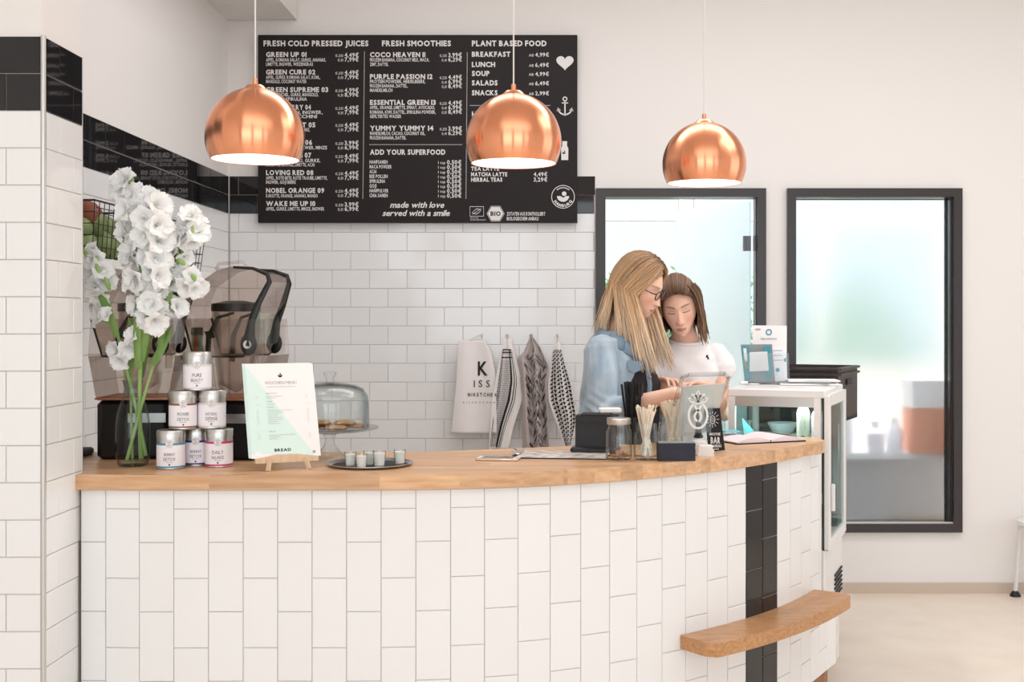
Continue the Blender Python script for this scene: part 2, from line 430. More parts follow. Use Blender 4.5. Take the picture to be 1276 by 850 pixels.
# right wall with its window, front wall with the shop windows (behind the camera), left outer wall
b = MB(); wallbox(b, XW, XW+.1, YF, 2.7, 0, CEIL); wallbox(b, XW, XW+.1, 5.1, DB+.1, 0, CEIL); wallbox(b, XW, XW+.1, 2.7, 5.1, 0, .6); wallbox(b, XW, XW+.1, 2.7, 5.1, 2.9, CEIL)
struct(b.build('wall_right', 'wall_paint'))
b = MB(); wallbox(b, XL-.1, XL, YF, YP0, 0, CEIL); struct(b.build('wall_left_outer', 'wall_paint'))
b = MB()
for x0, x1 in ((XL, -2.6), (-.3, .2), (2.5, 2.95), (4.55, XW)): wallbox(b, x0, x1, YF-.1, YF, 0, CEIL)
wallbox(b, XL, XW, YF-.1, YF, 0, .5); wallbox(b, XL, XW, YF-.1, YF, 3.0, CEIL)
struct(b.build('wall_front', 'wall_paint'))
# back room beyond the openings
b = MB(); wallbox(b, -.3, -.2, DB+.11, 9.5, 0, CEIL); wallbox(b, 3.9, 4.0, DB+.11, 9.5, 0, CEIL)
wallbox(b, -.3, .02, 9.4, 9.5, 0, CEIL); wallbox(b, 3.1, 4.0, 9.4, 9.5, 0, CEIL); wallbox(b, .02, 3.1, 9.4, 9.5, 0, 1.05); wallbox(b, .02, 3.1, 9.4, 9.5, 2.95, CEIL)
struct(b.build('wall_back_room', 'wall_paint'))
b = MB()
for x in (.05, .98, 1.10, 2.05, 3.07): wallbox(b, x-.035, x+.035, 9.36, 9.44, 1.05, 2.95)
for z in (1.08, 2.30, 2.92): wallbox(b, .02, 3.1, 9.36, 9.44, z-.035, z+.035)
b.box((.98+.06, 9.355, 2.25), (.02, .02, .1)); struct(b.build('window_2', 'white_paint'))
b = MB(); wallbox(b, xb(1049)-.3, 4.79, DB-.008, DB+.008, 0, .057); struct(b.build('baseboard_back', 'baseboard', smooth=0))

# ---- tiles: each one an object, shared meshes
TC = {}
def tile_mesh(wd, ht, m, name='tile'):
    k = (round(wd, 4), round(ht, 4), m)
    if k in TC: return TC[k]
    x, y, c, t = wd/2, ht/2, .0022, .008
    vs = [(-x, -y, 0), (x, -y, 0), (x, y, 0), (-x, y, 0), (-x, -y, t-.0012), (x, -y, t-.0012), (x, y, t-.0012), (-x, y, t-.0012),
          (-x+c, -y+c, t), (x-c, -y+c, t), (x-c, y-c, t), (-x+c, y-c, t)]
    fs = [(0, 1, 5, 4), (1, 2, 6, 5), (2, 3, 7, 6), (3, 0, 4, 7), (4, 5, 9, 8), (5, 6, 10, 9), (6, 7, 11, 10), (7, 4, 8, 11), (8, 9, 10, 11)]
    me = bpy.data.meshes.new(name); me.from_pydata(vs, [], fs); me.materials.append(M[m]); me.update(); TC[k] = me
    return me
rt = random.Random(3)
def tile(parent, c, u, v, wd, ht, m='tile_white', name='tile', jit=.0035):
    """c = centre on the backing surface, u/v in-plane directions, the tile rises along u x v"""
    o = bpy.data.objects.new(name, tile_mesh(wd, ht, m, name)); scene.collection.objects.link(o); o.parent = parent
    u = Vector(u); v = Vector(v); n = u.cross(v)
    mt = Matrix((u, v, n)).transposed() @ Euler((rt.gauss(0, jit), rt.gauss(0, jit), 0)).to_matrix()
    mt = mt.to_4x4(); mt.translation = Vector(c); o.matrix_local = mt
    return o
J = .0022; RH = .102; Z0 = 2.271
def tile_run(parent, org, u, s0, s1, off, zt, zh, m, v=(0, 0, 1), pitch=.2036, jit=.0035):
    """one horizontal row from s0 to s1 along u, joints at off + k*pitch"""
    k = math.floor((s0-off)/pitch); u = Vector(u)
    while off+k*pitch < s1-.004:
        a = max(s0, off+k*pitch); e = min(s1, off+(k+1)*pitch); k += 1
        if e-a < .012: continue
        tile(parent, Vector(org)+u*((a+e)/2)+Vector((0, 0, zt-zh/2)), u, v, e-a-J, zh-J, m, 'black_tile' if m == 'tile_black' else 'tile', jit if m != 'tile_black' else .0009)
# back wall: from the corner to the door frame
for r in range(16):
    off = xb(297.1) if r % 2 == 0 else xb(320.6)
    tile_run(wall_back, (0, DB+.008, 0), (1, 0, 0), XR+.004, dX0-.004, off, Z0-r*RH, RH, 'tile_black' if r < 2 else 'tile_white', jit=.006)
# left recess wall (faces +X; u runs towards the camera)
for r in range(15):
    off = -(4.74 if r % 2 == 0 else 4.64)
    tile_run(wall_left, (XR-.008, 0, 0), (0, -1, 0), -DB+.006, -YP1, off, Z0-r*RH, RH, 'tile_black' if r < 2 else 'tile_white', v=(0, 0, -1))
# (v is flipped there so that u x v points into the room)
for r in range(22):
    zt = Z0-.006-r*RH
    if zt < .03: break
    off = -1.514+(0 if r % 2 == 1 else .1018)
    tile_run(wall_pillar, (0, YP0+.008, 0), (1, 0, 0), -1.93, XP-.009, off, zt, RH, 'tile_black' if r < 2 else 'tile_white')
    if r < 14:
        off = -(3.376 if r % 2 == 0 else 3.473)
        tile_run(wall_pillar, (XP-.008, 0, 0), (0, -1, 0), -YP1, -YP0-.009, off, zt, RH, 'tile_black' if r < 2 else 'tile_white', v=(0, 0, -1))
    else:
        off = -(3.376 if r % 2 == 0 else 3.473)
        tile_run(wall_pillar, (XP-.008, 0, 0), (0, -1, 0), -YP1+.03, -YP0-.009, off, zt, RH, 'tile_white', v=(0, 0, -1))
# the paint wall is thickened behind the tiles by grout sheets
b = MB(); wallbox(b, XR-.004, dX0-.002, DB+.0045, DB+.008, .2, Z0); o = b.build('grout_bed', 'grout', wall_back)
b = MB(); wallbox(b, XR-.008, XR-.0045, YP1, DB, .2, Z0); o = b.build('grout_bed', 'grout', wall_left)
b = MB(); wallbox(b, -1.95, XP-.004, YP0+.0045, YP0+.008, 0, Z0-.006); wallbox(b, XP-.008, XP-.0045, YP0+.004, YP1, 0, Z0-.006); b.build('grout_bed', 'grout', wall_pillar)
b = MB(); b.tube([(XP-.004, YP0+.004, 0), (XP-.004, YP0+.004, Z0-.004)], .0075, 10); b.build('corner_trim', 'metal_trim', wall_pillar, smooth=40)
b = MB(); b.tube([(XP-.003, YP1, 0.9), (XP-.003, YP1, Z0-.006)], .004, 6); b.build('corner_trim', 'metal_trim', wall_pillar, smooth=40)

# ---- door: dark steel frame, frosted glass leaf standing open into the back room
fw = .047
def frame(x0, x1, z0, z1, name, bottom=True):
    b = MB(); y0, y1 = DB-.02, DB+.125
    wallbox(b, x0, x0+fw, y0, y1, z0, z1); wallbox(b, x1-fw, x1, y0, y1, z0, z1); wallbox(b, x0+fw, x1-fw, y0, y1, z1-fw, z1)
    if bottom: wallbox(b, x0+fw, x1-fw, y0, y1, z0, z0+fw)
    k = .006
    wallbox(b, x0+fw-k, x0+fw+k, y0+.03, y0+.05, z0, z1-fw); wallbox(b, x1-fw-k, x1-fw+k, y0+.03, y0+.05, z0, z1-fw)
    return struct(b.build(name, 'frame_dark'))
door = frame(dX0, dX1, 0, dZ1, 'door_1', False)
hx, hy = dX1-fw-.012, DB+.13; ang = math.radians(118.2); L_ = .735
u = Vector((math.cos(ang), math.sin(ang), 0)); b = MB()
b.slab([Vector((hx, hy, .02)), Vector((hx, hy, .02))+u*L_, Vector((hx, hy, dZ1-fw-.01))+u*L_, Vector((hx, hy, dZ1-fw-.01))], Vector((-u.y, u.x, 0)), .01)
lf = b.build('door_leaf', 'frosted_door', door)
b = MB(); b.box((xb(932), DB+.035, zb(303)), (.042, .02, .082)); b.box((xb(942), DB+.03, zb(303)), (.02, .03, .082)); b.box((xb(932), DB+.022, zb(303)), (.012, .008, .08)); b.build('door_hinge', 'hinge_steel', door)
win = frame(wX0, wX1, wZ0, wZ1, 'window_1')
b = MB(); xs_ = xb(1181)
wallbox(b, wX0+fw-.004, xs_, DB+.045, DB+.055, wZ0+fw-.004, wZ1-fw+.004); b.build('frosted_pane', 'frosted_glass', win)
b = MB(); wallbox(b, xs_+.006, wX1-fw+.004, DB+.045, DB+.053, wZ0+fw, wZ1-fw); b.build('glass_strip', 'pane_glass', win)
b = MB(); wallbox(b, xs_, xs_+.011, DB+.035, DB+.065, wZ0+fw, wZ1-fw); wallbox(b, wX0+fw, wX1-fw, DB+.035, DB+.042, wZ1-fw-.012, wZ1-fw-.007); b.build('rubber_gasket', 'dark_rubber', win)
b = MB(); wallbox(b, wX0+fw, wX1-fw, DB-.005, DB+.03, wZ0+fw, wZ0+fw+.008); b.build('sill_strip', 'steel', win)

# ================================================================ SERVICE COUNTER
JT = [(-1.328, 3.505, -3), (-1.227, 3.498, -1.2), (-1.126, 3.498, .5), (-1.025, 3.500, .5), (-.924, 3.502, .4), (-.823, 3.502, -.3), (-.722, 3.501, -.4),
      (-.621, 3.501, .6), (-.52, 3.503, 2.3), (-.419, 3.510, 5.0), (-.318, 3.522, 8.5), (-.219, 3.540, 12.5), (-.121, 3.565, 16.7), (-.025, 3.598, 20.9),
      (.068, 3.637, 25.0), (.158, 3.683, 28.8), (.245, 3.735, 32.2), (.329, 3.791, 35.2), (.41, 3.851, 37.9), (.488, 3.915, 40.5), (.564, 3.982, 43),
      (.636, 4.053, 45.6), (.705, 4.127, 48.4), (.77, 4.204, 51.4), (.831, 4.285, 54.5), (.887, 4.368, 57.0), (.940, 4.455, 58.6), (.991, 4.542, 59.6)]
EXT = [(1.042, 4.630, 60), (1.093, 4.716, 64), (1.128, 4.811, 76), (1.138, 4.912, 90), (1.126, 5.012, 102)]
ALL = JT+EXT
def offc(p, d):      # point moved d outwards (towards the customer)
    t = math.radians(p[2]); return (p[0]+d*math.sin(t), p[1]-d*math.cos(t))
counter = thing('service_counter', 'long curved bar front clad in upright white tiles with a black double stripe', 'counter', (0, 4.0, 0))
CO = Vector((0, 4.0, 0))
st = (-1.402, 3.508, -3)
def band(mb, pts, d0, d1, z0, z1):
    poly = [offc(p, d1) for p in pts]+[offc(p, d0) for p in reversed(pts)]
    n = len(pts)
    for i in range(n-1):
        a, c2, d, e = offc(pts[i], d1), offc(pts[i+1], d1), offc(pts[i+1], d0), offc(pts[i], d0)
        mb.prism([a, c2, d, e], z0, z1)
b = MB(); band(b, [st]+JT, -.10, -.0045, .33, .99); band(b, [st]+ALL, -.10, -.0045, .13, .33); b.build('counter_body', 'grout', counter, org=CO)
b = MB(); band(b, [st]+ALL, -.10, -.045, 0, .132); b.build('wooden_plinth', 'plinth_wood', counter, org=CO)
b = MB(); e0, e1 = offc(JT[-1], -.004), offc(JT[-1], -.10); b.prism([offc(JT[-1], 0), (offc(JT[-1], 0)[0]+.012, offc(JT[-1], 0)[1]+.02), (e1[0]+.012, e1[1]+.02), e1], .33, .99); b.build('end_panel', 'white_plastic', counter, org=CO)
def col_tiles(a, c2, kind, z_top, z_bot, m):
    A = Vector((a[0], a[1], 0)); B = Vector((c2[0], c2[1], 0)); u = (B-A); wd = u.length; u.normalize()
    n = Vector((u.y, -u.x, 0)); mid = (A+B)/2-n*.008
    z = (.934 if kind == 0 else .836)+2*.2035; zs = [z-k*.2035 for k in range(9)]
    for za, zc in zip(zs[:-1], zs[1:]):
        hi, lo = min(za, z_top), max(zc, z_bot)
        if hi-lo < .015: continue
        tile(counter, mid+Vector((0, 0, (hi+lo)/2))-CO, u, (0, 0, 1), wd-J, hi-lo-J, m, 'black_tile' if m == 'tile_black' else 'tile', .0025)
col_tiles(st, JT[0], 1, .99, .132, 'tile_white')
for i in range(len(ALL)-1):
    m = 'tile_black' if i in (21, 22) else 'tile_white'
    col_tiles(ALL[i], ALL[i+1], i % 2, .99 if i < len(JT)-1 else .33, .132, m)
b = MB(); pl = [offc(p, -.05) for p in ALL[27:]]; b.prism(pl+[(.55, 5.2), (.55, 4.72)], .30, .33); b.prism([(.56, 4.73), (.98, 4.66), (1.05, 5.0), (.56, 5.1)], 0, .30)
struct(b.build('trim_2', 'white_paint'))['label'] = 'low white base behind the bench carrying the display fridge'

# ---- worktop: oak staves glued side by side, every stave its own piece
ZW0, ZW1 = EYE-.495, EYE-.451
worktop = thing('worktop', 'thick oak block worktop following the curve of the tiled counter', 'worktop', (0, 4.0, ZW0))
front = [offc(p, .018) for p in JT[:-1]]
out = [(-1.44, 3.556), (-1.43, 3.487), (-1.33, 3.487)]+front[1:-1]+[(.953, 4.40), (.985, 4.452), (1.0, 4.487), (.990, 4.60), (.894, 4.612), (-.43, 4.10), (XR+.004, 4.10), (XR+.004, 3.556)]
def clip(poly, a, c_, keep):      # keep points with (p[a]-c_)*keep >= 0
    o_ = []; n = len(poly)
    for i in range(n):
        p, q = poly[i], poly[(i+1) % n]; dp, dq = (p[a]-c_)*keep, (q[a]-c_)*keep
        if dp >= 0: o_.append(p)
        if dp*dq < 0:
            t = dp/(dp-dq); o_.append((p[0]+t*(q[0]-p[0]), p[1]+t*(q[1]-p[1])))
    return o_
def parea(p): return abs(sum(p[i][0]*p[(i+1) % len(p)][1]-p[(i+1) % len(p)][0]*p[i][1] for i in range(len(p))))/2
rs = random.Random(11); y = 3.4655-.0432; WO = Vector((0, 4.0, ZW0))
while y < 4.64:
    row = clip(clip(out, 1, y, 1), 1, y+.0432, -1); x = XR-rs.uniform(0, .5)
    while x < 1.05 and len(row) > 2:
        l = rs.uniform(.32, .62); pc = clip(clip(row, 0, x, 1), 0, x+l, -1); x += l
        pc = [p for i_, p in enumerate(pc) if math.hypot(p[0]-pc[i_-1][0], p[1]-pc[i_-1][1]) > 1e-5]
        if len(pc) < 3 or parea(pc) < 2e-5: continue
        b = MB(); b.prism(pc, ZW0, ZW1-rs.uniform(0, .0002)); b.build('stave', 'oak', worktop, org=WO)
    y += .0432

# ---- bench board on the front of the counter
ZS1 = .477; ZS0 = ZS1-.044
bench = thing('bench_board', 'small curved oak seat board fixed low on the tiled bar front', 'bench', (.7, 4.1, ZS0)); BO = Vector((.7, 4.1, ZS0))
def curve_at(s):        # s in column units
    i = max(0, min(len(ALL)-2, int(s))); t = s-i; a, c2 = ALL[i], ALL[i+1]
    return tuple(a[k]+(c2[k]-a[k])*t for k in range(3))
S0, S1 = 17.75, 26.35; NS = 44
for q in range(4):
    lo, hi = .0015+q*.037, .0015+(q+1)*.037
    cuts = [0, rs.randint(9, 16), rs.randint(24, 34), NS]
    for c0, c1 in zip(cuts[:-1], cuts[1:]):
        b = MB(); inn = []; ou = []
        for k in range(c0, c1+1):
            s_ = S0+(S1-S0)*k/NS; e = min(k, NS-k)*(S1-S0)/NS*.1
            def lim(d):       # rounded outer corners
                r = .035; dd = .1495
                if e < r: dd = .1495-r+math.sqrt(max(0, r*r-(r-e)**2))
                return min(d, dd)
            p = curve_at(s_); inn.append(offc(p, lim(lo))); ou.append(offc(p, lim(hi)))
        for k in range(len(inn)-1):
            if parea([ou[k], ou[k+1], inn[k+1], inn[k]]) > 1e-7: b.prism([ou[k], ou[k+1], inn[k+1], inn[k]], ZS0, ZS1)
        # weld the strip into one skin
        import bmesh
        o = b.build('stave', 'oak_bench', bench, org=BO)
        bm = bmesh.new(); bm.from_mesh(o.data); bmesh.ops.remove_doubles(bm, verts=bm.verts, dist=1e-5)
        kill = [f for f in bm.faces if all(len(e.link_faces) > 2 for e in f.edges if abs(e.verts[0].co.z-e.verts[1].co.z) > .01) and abs(f.normal.z) < .5 and any(len(e.link_faces) > 2 for e in f.edges)]
        seen = {}
        for f in bm.faces:
            k_ = tuple(sorted(v.index for v in f.verts)); seen.setdefault(k_, []).append(f)
        kill = [f for l in seen.values() if len(l) > 1 for f in l]
        bmesh.ops.delete(bm, geom=kill, context='FACES'); bm.to_mesh(o.data); bm.free()

# ================================================================ PENDANT LAMPS
def make_lamp(label):
    t = thing('pendant_lamp', label, 'lamp', (0, 0, 0), 0, 'copper globe pendants over the counter')
    R = .1475; cut = -.46
    a0 = math.asin(cut); prof = [(R*math.cos(a0+(PI/2-a0)*k/28), R*math.sin(a0+(PI/2-a0)*k/28)) for k in range(28)]+[(.012, R)]
    b = MB(); b.lathe(prof, n=64); b.build('shade', 'copper', t, smooth=180)
    R2 = R-.003; b = MB(); prof = [(R2*math.cos(a0+(PI/2-a0)*k/20), R2*math.sin(a0+(PI/2-a0)*k/20)) for k in range(21)]
    b.lathe(list(reversed(prof)), n=48); b.build('inner_shade', 'lamp_white', t, smooth=180)
    b = MB(); re = R*math.cos(a0); b.lathe([(re-.003, R*cut), (re+.0005, R*cut-.001), (re+.0005, R*cut+.001)], n=48); b.build('rim', 'copper_cap', t, smooth=60)
    b = MB(); b.lathe([(.036, R*.965), (.034, R*.99), (.026, R+.006), (.024, R+.008), (.008, R+.009)], n=32); b.build('cap', 'copper_cap', t, smooth=40)
    b = MB(); b.lathe([(.0075, R+.006), (.0075, R+.028), (.004, R+.03)], n=16); b.build('stem', 'copper_cap', t, smooth=40)
    b = MB(); b.lathe([(0, R-.01), (.016, R-.012), (.016, R-.05), (0.0, R-.05)], n=16); b.build('socket', 'white_plastic', t, smooth=40)
    b = MB(); b.sphere((0, 0, .02), .032, 10); b.build('bulb', 'bulb', t, smooth=180)
    b = MB(); b.tube([(0, 0, R+.02), (0, 0, CEIL-2.038)], .0026, 6); b.build('cord', 'cord_white', t, smooth=60)
    return t
lp = make_lamp('leftmost copper globe pendant, hanging over the tins and covering the left edge of the blackboard')
l2 = copy_tree(lp); l2['label'] = 'middle copper globe pendant, hanging wholly in front of the black menu board'
l3 = copy_tree(lp); l3['label'] = 'rightmost copper globe pendant, hanging against the plain wall above the open glass door'
for t, x, s in ((lp, 318, 414), (l2, 640, 404), (l3, 877.5, 353)):
    t.location = ((x-VX)/s, F/s, 2.038)

# ================================================================ MENU BOARD
DM = 6.468; SM = F/DM
board = thing('menu_board', 'large black drinks and food menu board with white lettering on the tiled wall', 'menu board', (P(521, 160, DM).x, DM+.03, 2.0)); OB = board.location.copy()
def bm_(x, y): return Vector(((x-VX)/SM, DM-.0008, EYE-(y-VY)/SM))
b = MB(); a, c2 = P(321.5, 277.5, DM), P(719.5, 43.5, DM); wallbox(b, a.x, c2.x, DM, DM+.032, a.z, c2.z); b.build('panel', 'board_black', board, org=OB)
# y is used upwards by text(): work in (x, -y) pixels of the board plane
f = lambda x, y: bm_(x, -y)
def T(mb, s, x0, x1, y, cap, bold=1, **k): text(mb, s, f, x0, -y, cap, x1-x0, bold, **k)
h = 6.4
for s, x0, x1 in (('FRESH COLD PRESSED JUICES', 328.4, 459.2), ('FRESH SMOOTHIES', 476, 562), ('PLANT BASED FOOD', 588, 681)):
    b = MB(); T(b, s, x0, x1, 57.3, h, 2); b.build('heading', 'print_white', board, org=OB)
def TL(s, x0, x1, y, cap):
    b = MB(); T(b, s, x0, x1, y, cap, 2); b.build('menu_line', 'print_white', board, org=OB)
for s, x1, y in (('GREEN UP 01', 382, 70.8), ('GREEN CURE 02', 393, 92.7), ('GREEN SUPREME 03', 409, 114.6), ('MERRY BERRY 04', 387.5, 136.5), ('SWEET BEET 05', 393, 158.5),
                 ('MINT FRESH 06', 389, 180.3), ('PURE GREEN 07', 388, 196.3), ('LOVING RED 08', 390.5, 218), ('NOBEL ORANGE 09', 404, 240.2), ('WAKE ME UP 10', 393, 256.6)):
    TL(s, 331.5, x1, y, 5.6)
for s, x1, y in (('COCO HEAVEN 11', 530, 71), ('PURPLE PASSION 12', 539, 98.3), ('ESSENTIAL GREEN 13', 543, 130.5), ('YUMMY YUMMY 14', 540, 162.6)): TL(s, 461, x1, y, 5.6)
TL('ADD YOUR SUPERFOOD', 461, 555, 192.6, 6)
for s, x1, y in (('BREAKFAST', 636, 70.5), ('LUNCH', 617, 83.3), ('SOUP', 610, 94.5), ('SALADS', 620, 106.2), ('SNACKS', 620, 118.6)): TL(s, 588, x1, y, 5.8)
TL('MATCHA LATTE', 587, 632, 219.6, 4.6); TL('HERBAL TEAS', 587, 626, 226.2, 4.6); TL('HOT DRINKS', 588, 640, 145, 5.8); TL('TEA LATTE', 587, 622, 212.5, 4.6)
b = MB()
for s, x1, y in (('APFEL, ROMANA SALAT, GURKE, ANANAS,', 406, 76.6), ('LIMETTE, INGWER, WEIZENGRAS', 390, 82), ('APFEL, GURKE, ROMANA SALAT, KOHL,', 399, 98.3), ('MANGOLD, COCONUT WATER', 382, 103.6),
                 ('APFEL, FENCHEL, GURKE, MANGOLD,', 397, 120), ('INGWER, SPIRULINA', 382.5, 125.5), ('APFEL, POLLEN, INGWER,', 402, 142), ('GURKE, ZUCCHINI', 395, 147.2), ('APFEL, ROTE BETE, INGWER, GURKE,', 386, 163.7),
                 ('ANANAS, APFEL, INGWER, MINZE', 407.5, 186), ('APFEL, MANGOLD, GURKE,', 399, 202), ('KAROTTE, ORANGE, LIMETTE, ACAI', 392, 207.3), ('APFEL, ROTE BETE, ROTE TRAUBE, LIMETTE,', 408, 223.8),
                 ('INGWER, GOJI BEERE', 368.5, 229), ('KAROTTE, ORANGE, ANANAS, MANGO', 396, 246), ('APFEL, GURKE, LIMETTE, MINZE, INGWER', 404, 262.3)): T(b, s, 331.5, x1, y, 4.0, 1)
for s, x1, y in (('FROZEN BANANA, COCONUT MILK, MACA,', 535, 76.6), ('ZIMT, DATTEL', 484, 82.2), ('PROTEIN POWDER, HEIDELBEERE,', 530, 103.6), ('FROZEN BANANA, DATTEL,', 508, 109), ('MANDELMILCH', 489, 114.5),
                 ('APFEL, ORANGE, LIMETTE, SPINAT, AVOCADO,', 542, 136), ('ROMANA, KIWI, DATTEL, SPIRULINA POWDER,', 543, 141.7), ('GEFILTERTES WASSER', 500, 147), ('MANDELMILCH, CACAO, COCONUT OIL,', 530, 168.2), ('FROZEN BANANA, DATTEL', 506, 173.8)):
    T(b, s, 461, x1, y, 4.0, 1)
for k, (s, x1) in enumerate((('HANFSAMEN', 483), ('MACA POWDER', 488), ('ACAI', 469), ('BEE POLLEN', 483), ('SPIRULINA', 480), ('GOJI', 469), ('HANFPULVER', 484), ('CHIA SAMEN', 483))):
    T(b, s, 460.5, x1, 204+k*5.97, 4.2, 1); T(b, '1 tsp', 546, 555, 204.4+k*5.95, 3.4, 0)
T(b, 'ZUTATEN AUS KONTROLLIERT', 631.5, 679.5, 268.6, 4.2, 1); T(b, 'BIOLOGISCHEM ANBAU', 631.5, 671, 274.6, 4.2, 1)
for y in (71, 92.8, 114.8, 136.8, 158, 180.6, 196.8, 218.2, 240, 257.2): T(b, '0,25l', 418, 427.5, y, 3.2, 0); T(b, '0,5l', 421, 427.5, y+5.5, 3.2, 0)
for y, n in ((71, 2), (98.6, 3), (130.6, 3), (162.6, 2)):
    for k in range(n): T(b, ('0,25l', '0,4l', '0,5l')[k], 548+(k > 0)*2.5, 556.5, y+5.6*k, 3.2, 0)
for y in (70.5, 83.3, 94.5, 106.2, 118.6): T(b, 'AB', 659, 665, y, 3.2, 0)
b.build('ingredient_print', 'print_white', board, org=OB)['kind'] = 'stuff'
b = MB()
pr = ['4,49', '7,99', '4,49', '7,99', '4,99', '8,99', '4,49', '7,99', '4,49', '7,99', '3,99', '6,99', '4,49', '7,99', '4,49', '7,99', '4,49', '7,99', '3,99', '6,99']
for k, y in enumerate((71, 92.8, 114.8, 136.8, 158, 180.6, 196.8, 218.2, 240, 257.2)): T(b, pr[2*k]+'€', 429.5, 446.8, y, 4.9, 1); T(b, pr[2*k+1]+'€', 429.5, 446.8, y+5.6, 4.9, 1)
for y, l in ((71, ('3,99', '6,29')), (98.6, ('4,49', '6,99', '8,49')), (130.6, ('4,49', '6,99', '8,49')), (162.6, ('3,99', '6,29'))):
    for k, s in enumerate(l): T(b, s+'€', 558.6, 575.5, y+5.6*k, 4.9, 1)
for k in range(8): T(b, '0,50€', 557, 575, 204.6+k*5.95, 4.8, 1)
for y, s in ((70.5, '4,99'), (83.3, '6,49'), (94.5, '4,99'), (106.2, '6,49'), (118.6, '2,99')): T(b, s+'€', 667, 684, y, 4.6, 1)
T(b, '4,49€', 665, 682, 219.6, 4.8, 1); T(b, '3,29€', 665, 682, 226.2, 4.8, 1)
T(b, 'made with love', 486, 553, 258.8, 7.0, 1, shear=.28, sp=.03); T(b, 'served with a smile', 476.5, 560, 269, 7.0, 1, shear=.28, sp=.03)
b.build('price_print', 'print_white', board, org=OB)['kind'] = 'stuff'
b = MB()      # dotted rules
def dots(x0, y0, x1, y1):
    n = int(math.hypot(x1-x0, y1-y0)/1.9)
    for k in range(n+1): x, y = x0+(x1-x0)*k/n, y0+(y1-y0)*k/n; fill(b, [(x-.45, -y-.45), (x+.45, -y-.45), (x+.45, -y+.45), (x-.45, -y+.45)], f)
dots(454.2, 65, 452.2, 247); dots(582.3, 66, 580.6, 247); dots(461, 180.3, 575, 180.3); dots(586, 131.5, 685, 131.5)
b.build('dotted_rule', 'print_white', board, org=OB)['kind'] = 'stuff'
b = MB()      # emblems: heart, anchor, bottle, round mark, organic marks
fill(b, [(704+10.8*(16*math.sin(t)**3)/16, -77.5+.63*(13*math.cos(t)-5*math.cos(2*t)-2*math.cos(3*t)-math.cos(4*t))) for t in [2*PI*k/40 for k in range(40)]], f)
b.build('heart_emblem', 'print_white', board, org=OB); b = MB()
stroke(b, circ(704, -123.4, 2.4, 14), 1.3, f, True); stroke(b, [(704, -126), (704, -144.5)], 1.6, f); stroke(b, [(700, -128.3), (708, -128.3)], 1.3, f)
stroke(b, circ(704, -134, 8.8, 18, a0=PI*1.06, a1=PI*1.94), 1.7, f); fill(b, [(693.5, -138.5), (695.2, -134), (699, -137.6)], f); fill(b, [(714.5, -138.5), (712.8, -134), (709, -137.6)], f)
b.build('anchor_emblem', 'print_white', board, org=OB); b = MB()
fill(b, [(700.6, -176), (706.6, -176), (706.6, -182), (708.2, -185), (708, -199.5), (699.5, -199.5), (699.2, -185), (700.6, -182)], f)
b.build('bottle_emblem', 'print_white', board, org=OB); b = MB()
stroke(b, circ(701.6, -245.3, 14.2, 44), .8, f, True)
fill(b, circ(701.6, -244.5, 7.6, 16, 7, PI, 2*PI)+[(705.5, -244.2), (702, -246.5), (698, -244.2)], f); fill(b, circ(703, -241.4, 2.9, 14), f)
for k, ch in enumerate('HAMBURG'):
    a = math.radians(-90+(k-3)*19); cx, cy = 701.6+11.1*math.cos(a), -245.3+11.1*math.sin(a); r_ = a+PI/2
    text(b, ch, lambda x, y, cx=cx, cy=cy, r_=r_: f(cx+x*math.cos(r_)-y*math.sin(r_), cy+x*math.sin(r_)+y*math.cos(r_)), 0, -1.6, 3.3, None, 2, align='c')
for k in range(9):
    a = math.radians(90-(k-4)*9.5); stroke(b, [(701.6+q*math.cos(a), -245.3+q*math.sin(a)) for q in (10.6, 12.2)], 1.1, f)
b.build('round_logo', 'print_white', board, org=OB); b = MB()
stroke(b, [(585.6, -257.5), (602.6, -257.5), (602.6, -269.5), (585.6, -269.5)], .7, f, True)
for k in range(11):
    t = k/10; x = 588.5+t*11; 
    for yy in (-263.5+3.0*math.sin(t*PI)-t*.0, -263.5-3.0*math.sin(t*PI)): fill(b, circ(x, yy+(t-.5)*3, .6, 5), f)
stroke(b, [(588.5, -267), (600, -260)], .5, f); T(b, 'DE OKO 006', 586, 596, 272.4, 1.5, 0); T(b, 'DEUTSCHE LANDWIRTSCHAFT', 586, 605.5, 274.8, 1.5, 0)
b.build('leaf_mark', 'print_white', board, org=OB); b = MB()
hexa = [(606.8, -266.3), (612, -257), (623, -257), (628.4, -266.3), (623, -275.6), (612, -275.6)]
fill(b, [(617.6+(x-617.6)*.9, -266.3+(y+266.3)*.9) for x, y in hexa], f); stroke(b, hexa, .6, f, True)
b.build('hexagon_mark', 'print_white', board, org=OB)
f2 = lambda x, y: bm_(x, -y)-Vector((0, .0008, 0)); b = MB(); text(b, 'BIO', f2, 611.2, -268.8, 5.0, 12.8, 2)
fill(b, circ(702.6, -190, 2.2, 10, 2.0, PI, 2*PI), f2); fill(b, circ(703.4, -188.6, .9, 8), f2)
b.build('emblem_lettering', 'board_black', board, org=OB)['kind'] = 'stuff'

# ================================================================ THINGS ON THE WORKTOP
ZT = ZW1
def on_top(x, y):          # point of the worktop seen at pixel x, y
    D = F*(EYE-ZT)/(y-VY); return Vector(((x-VX)*D/F, D, ZT))

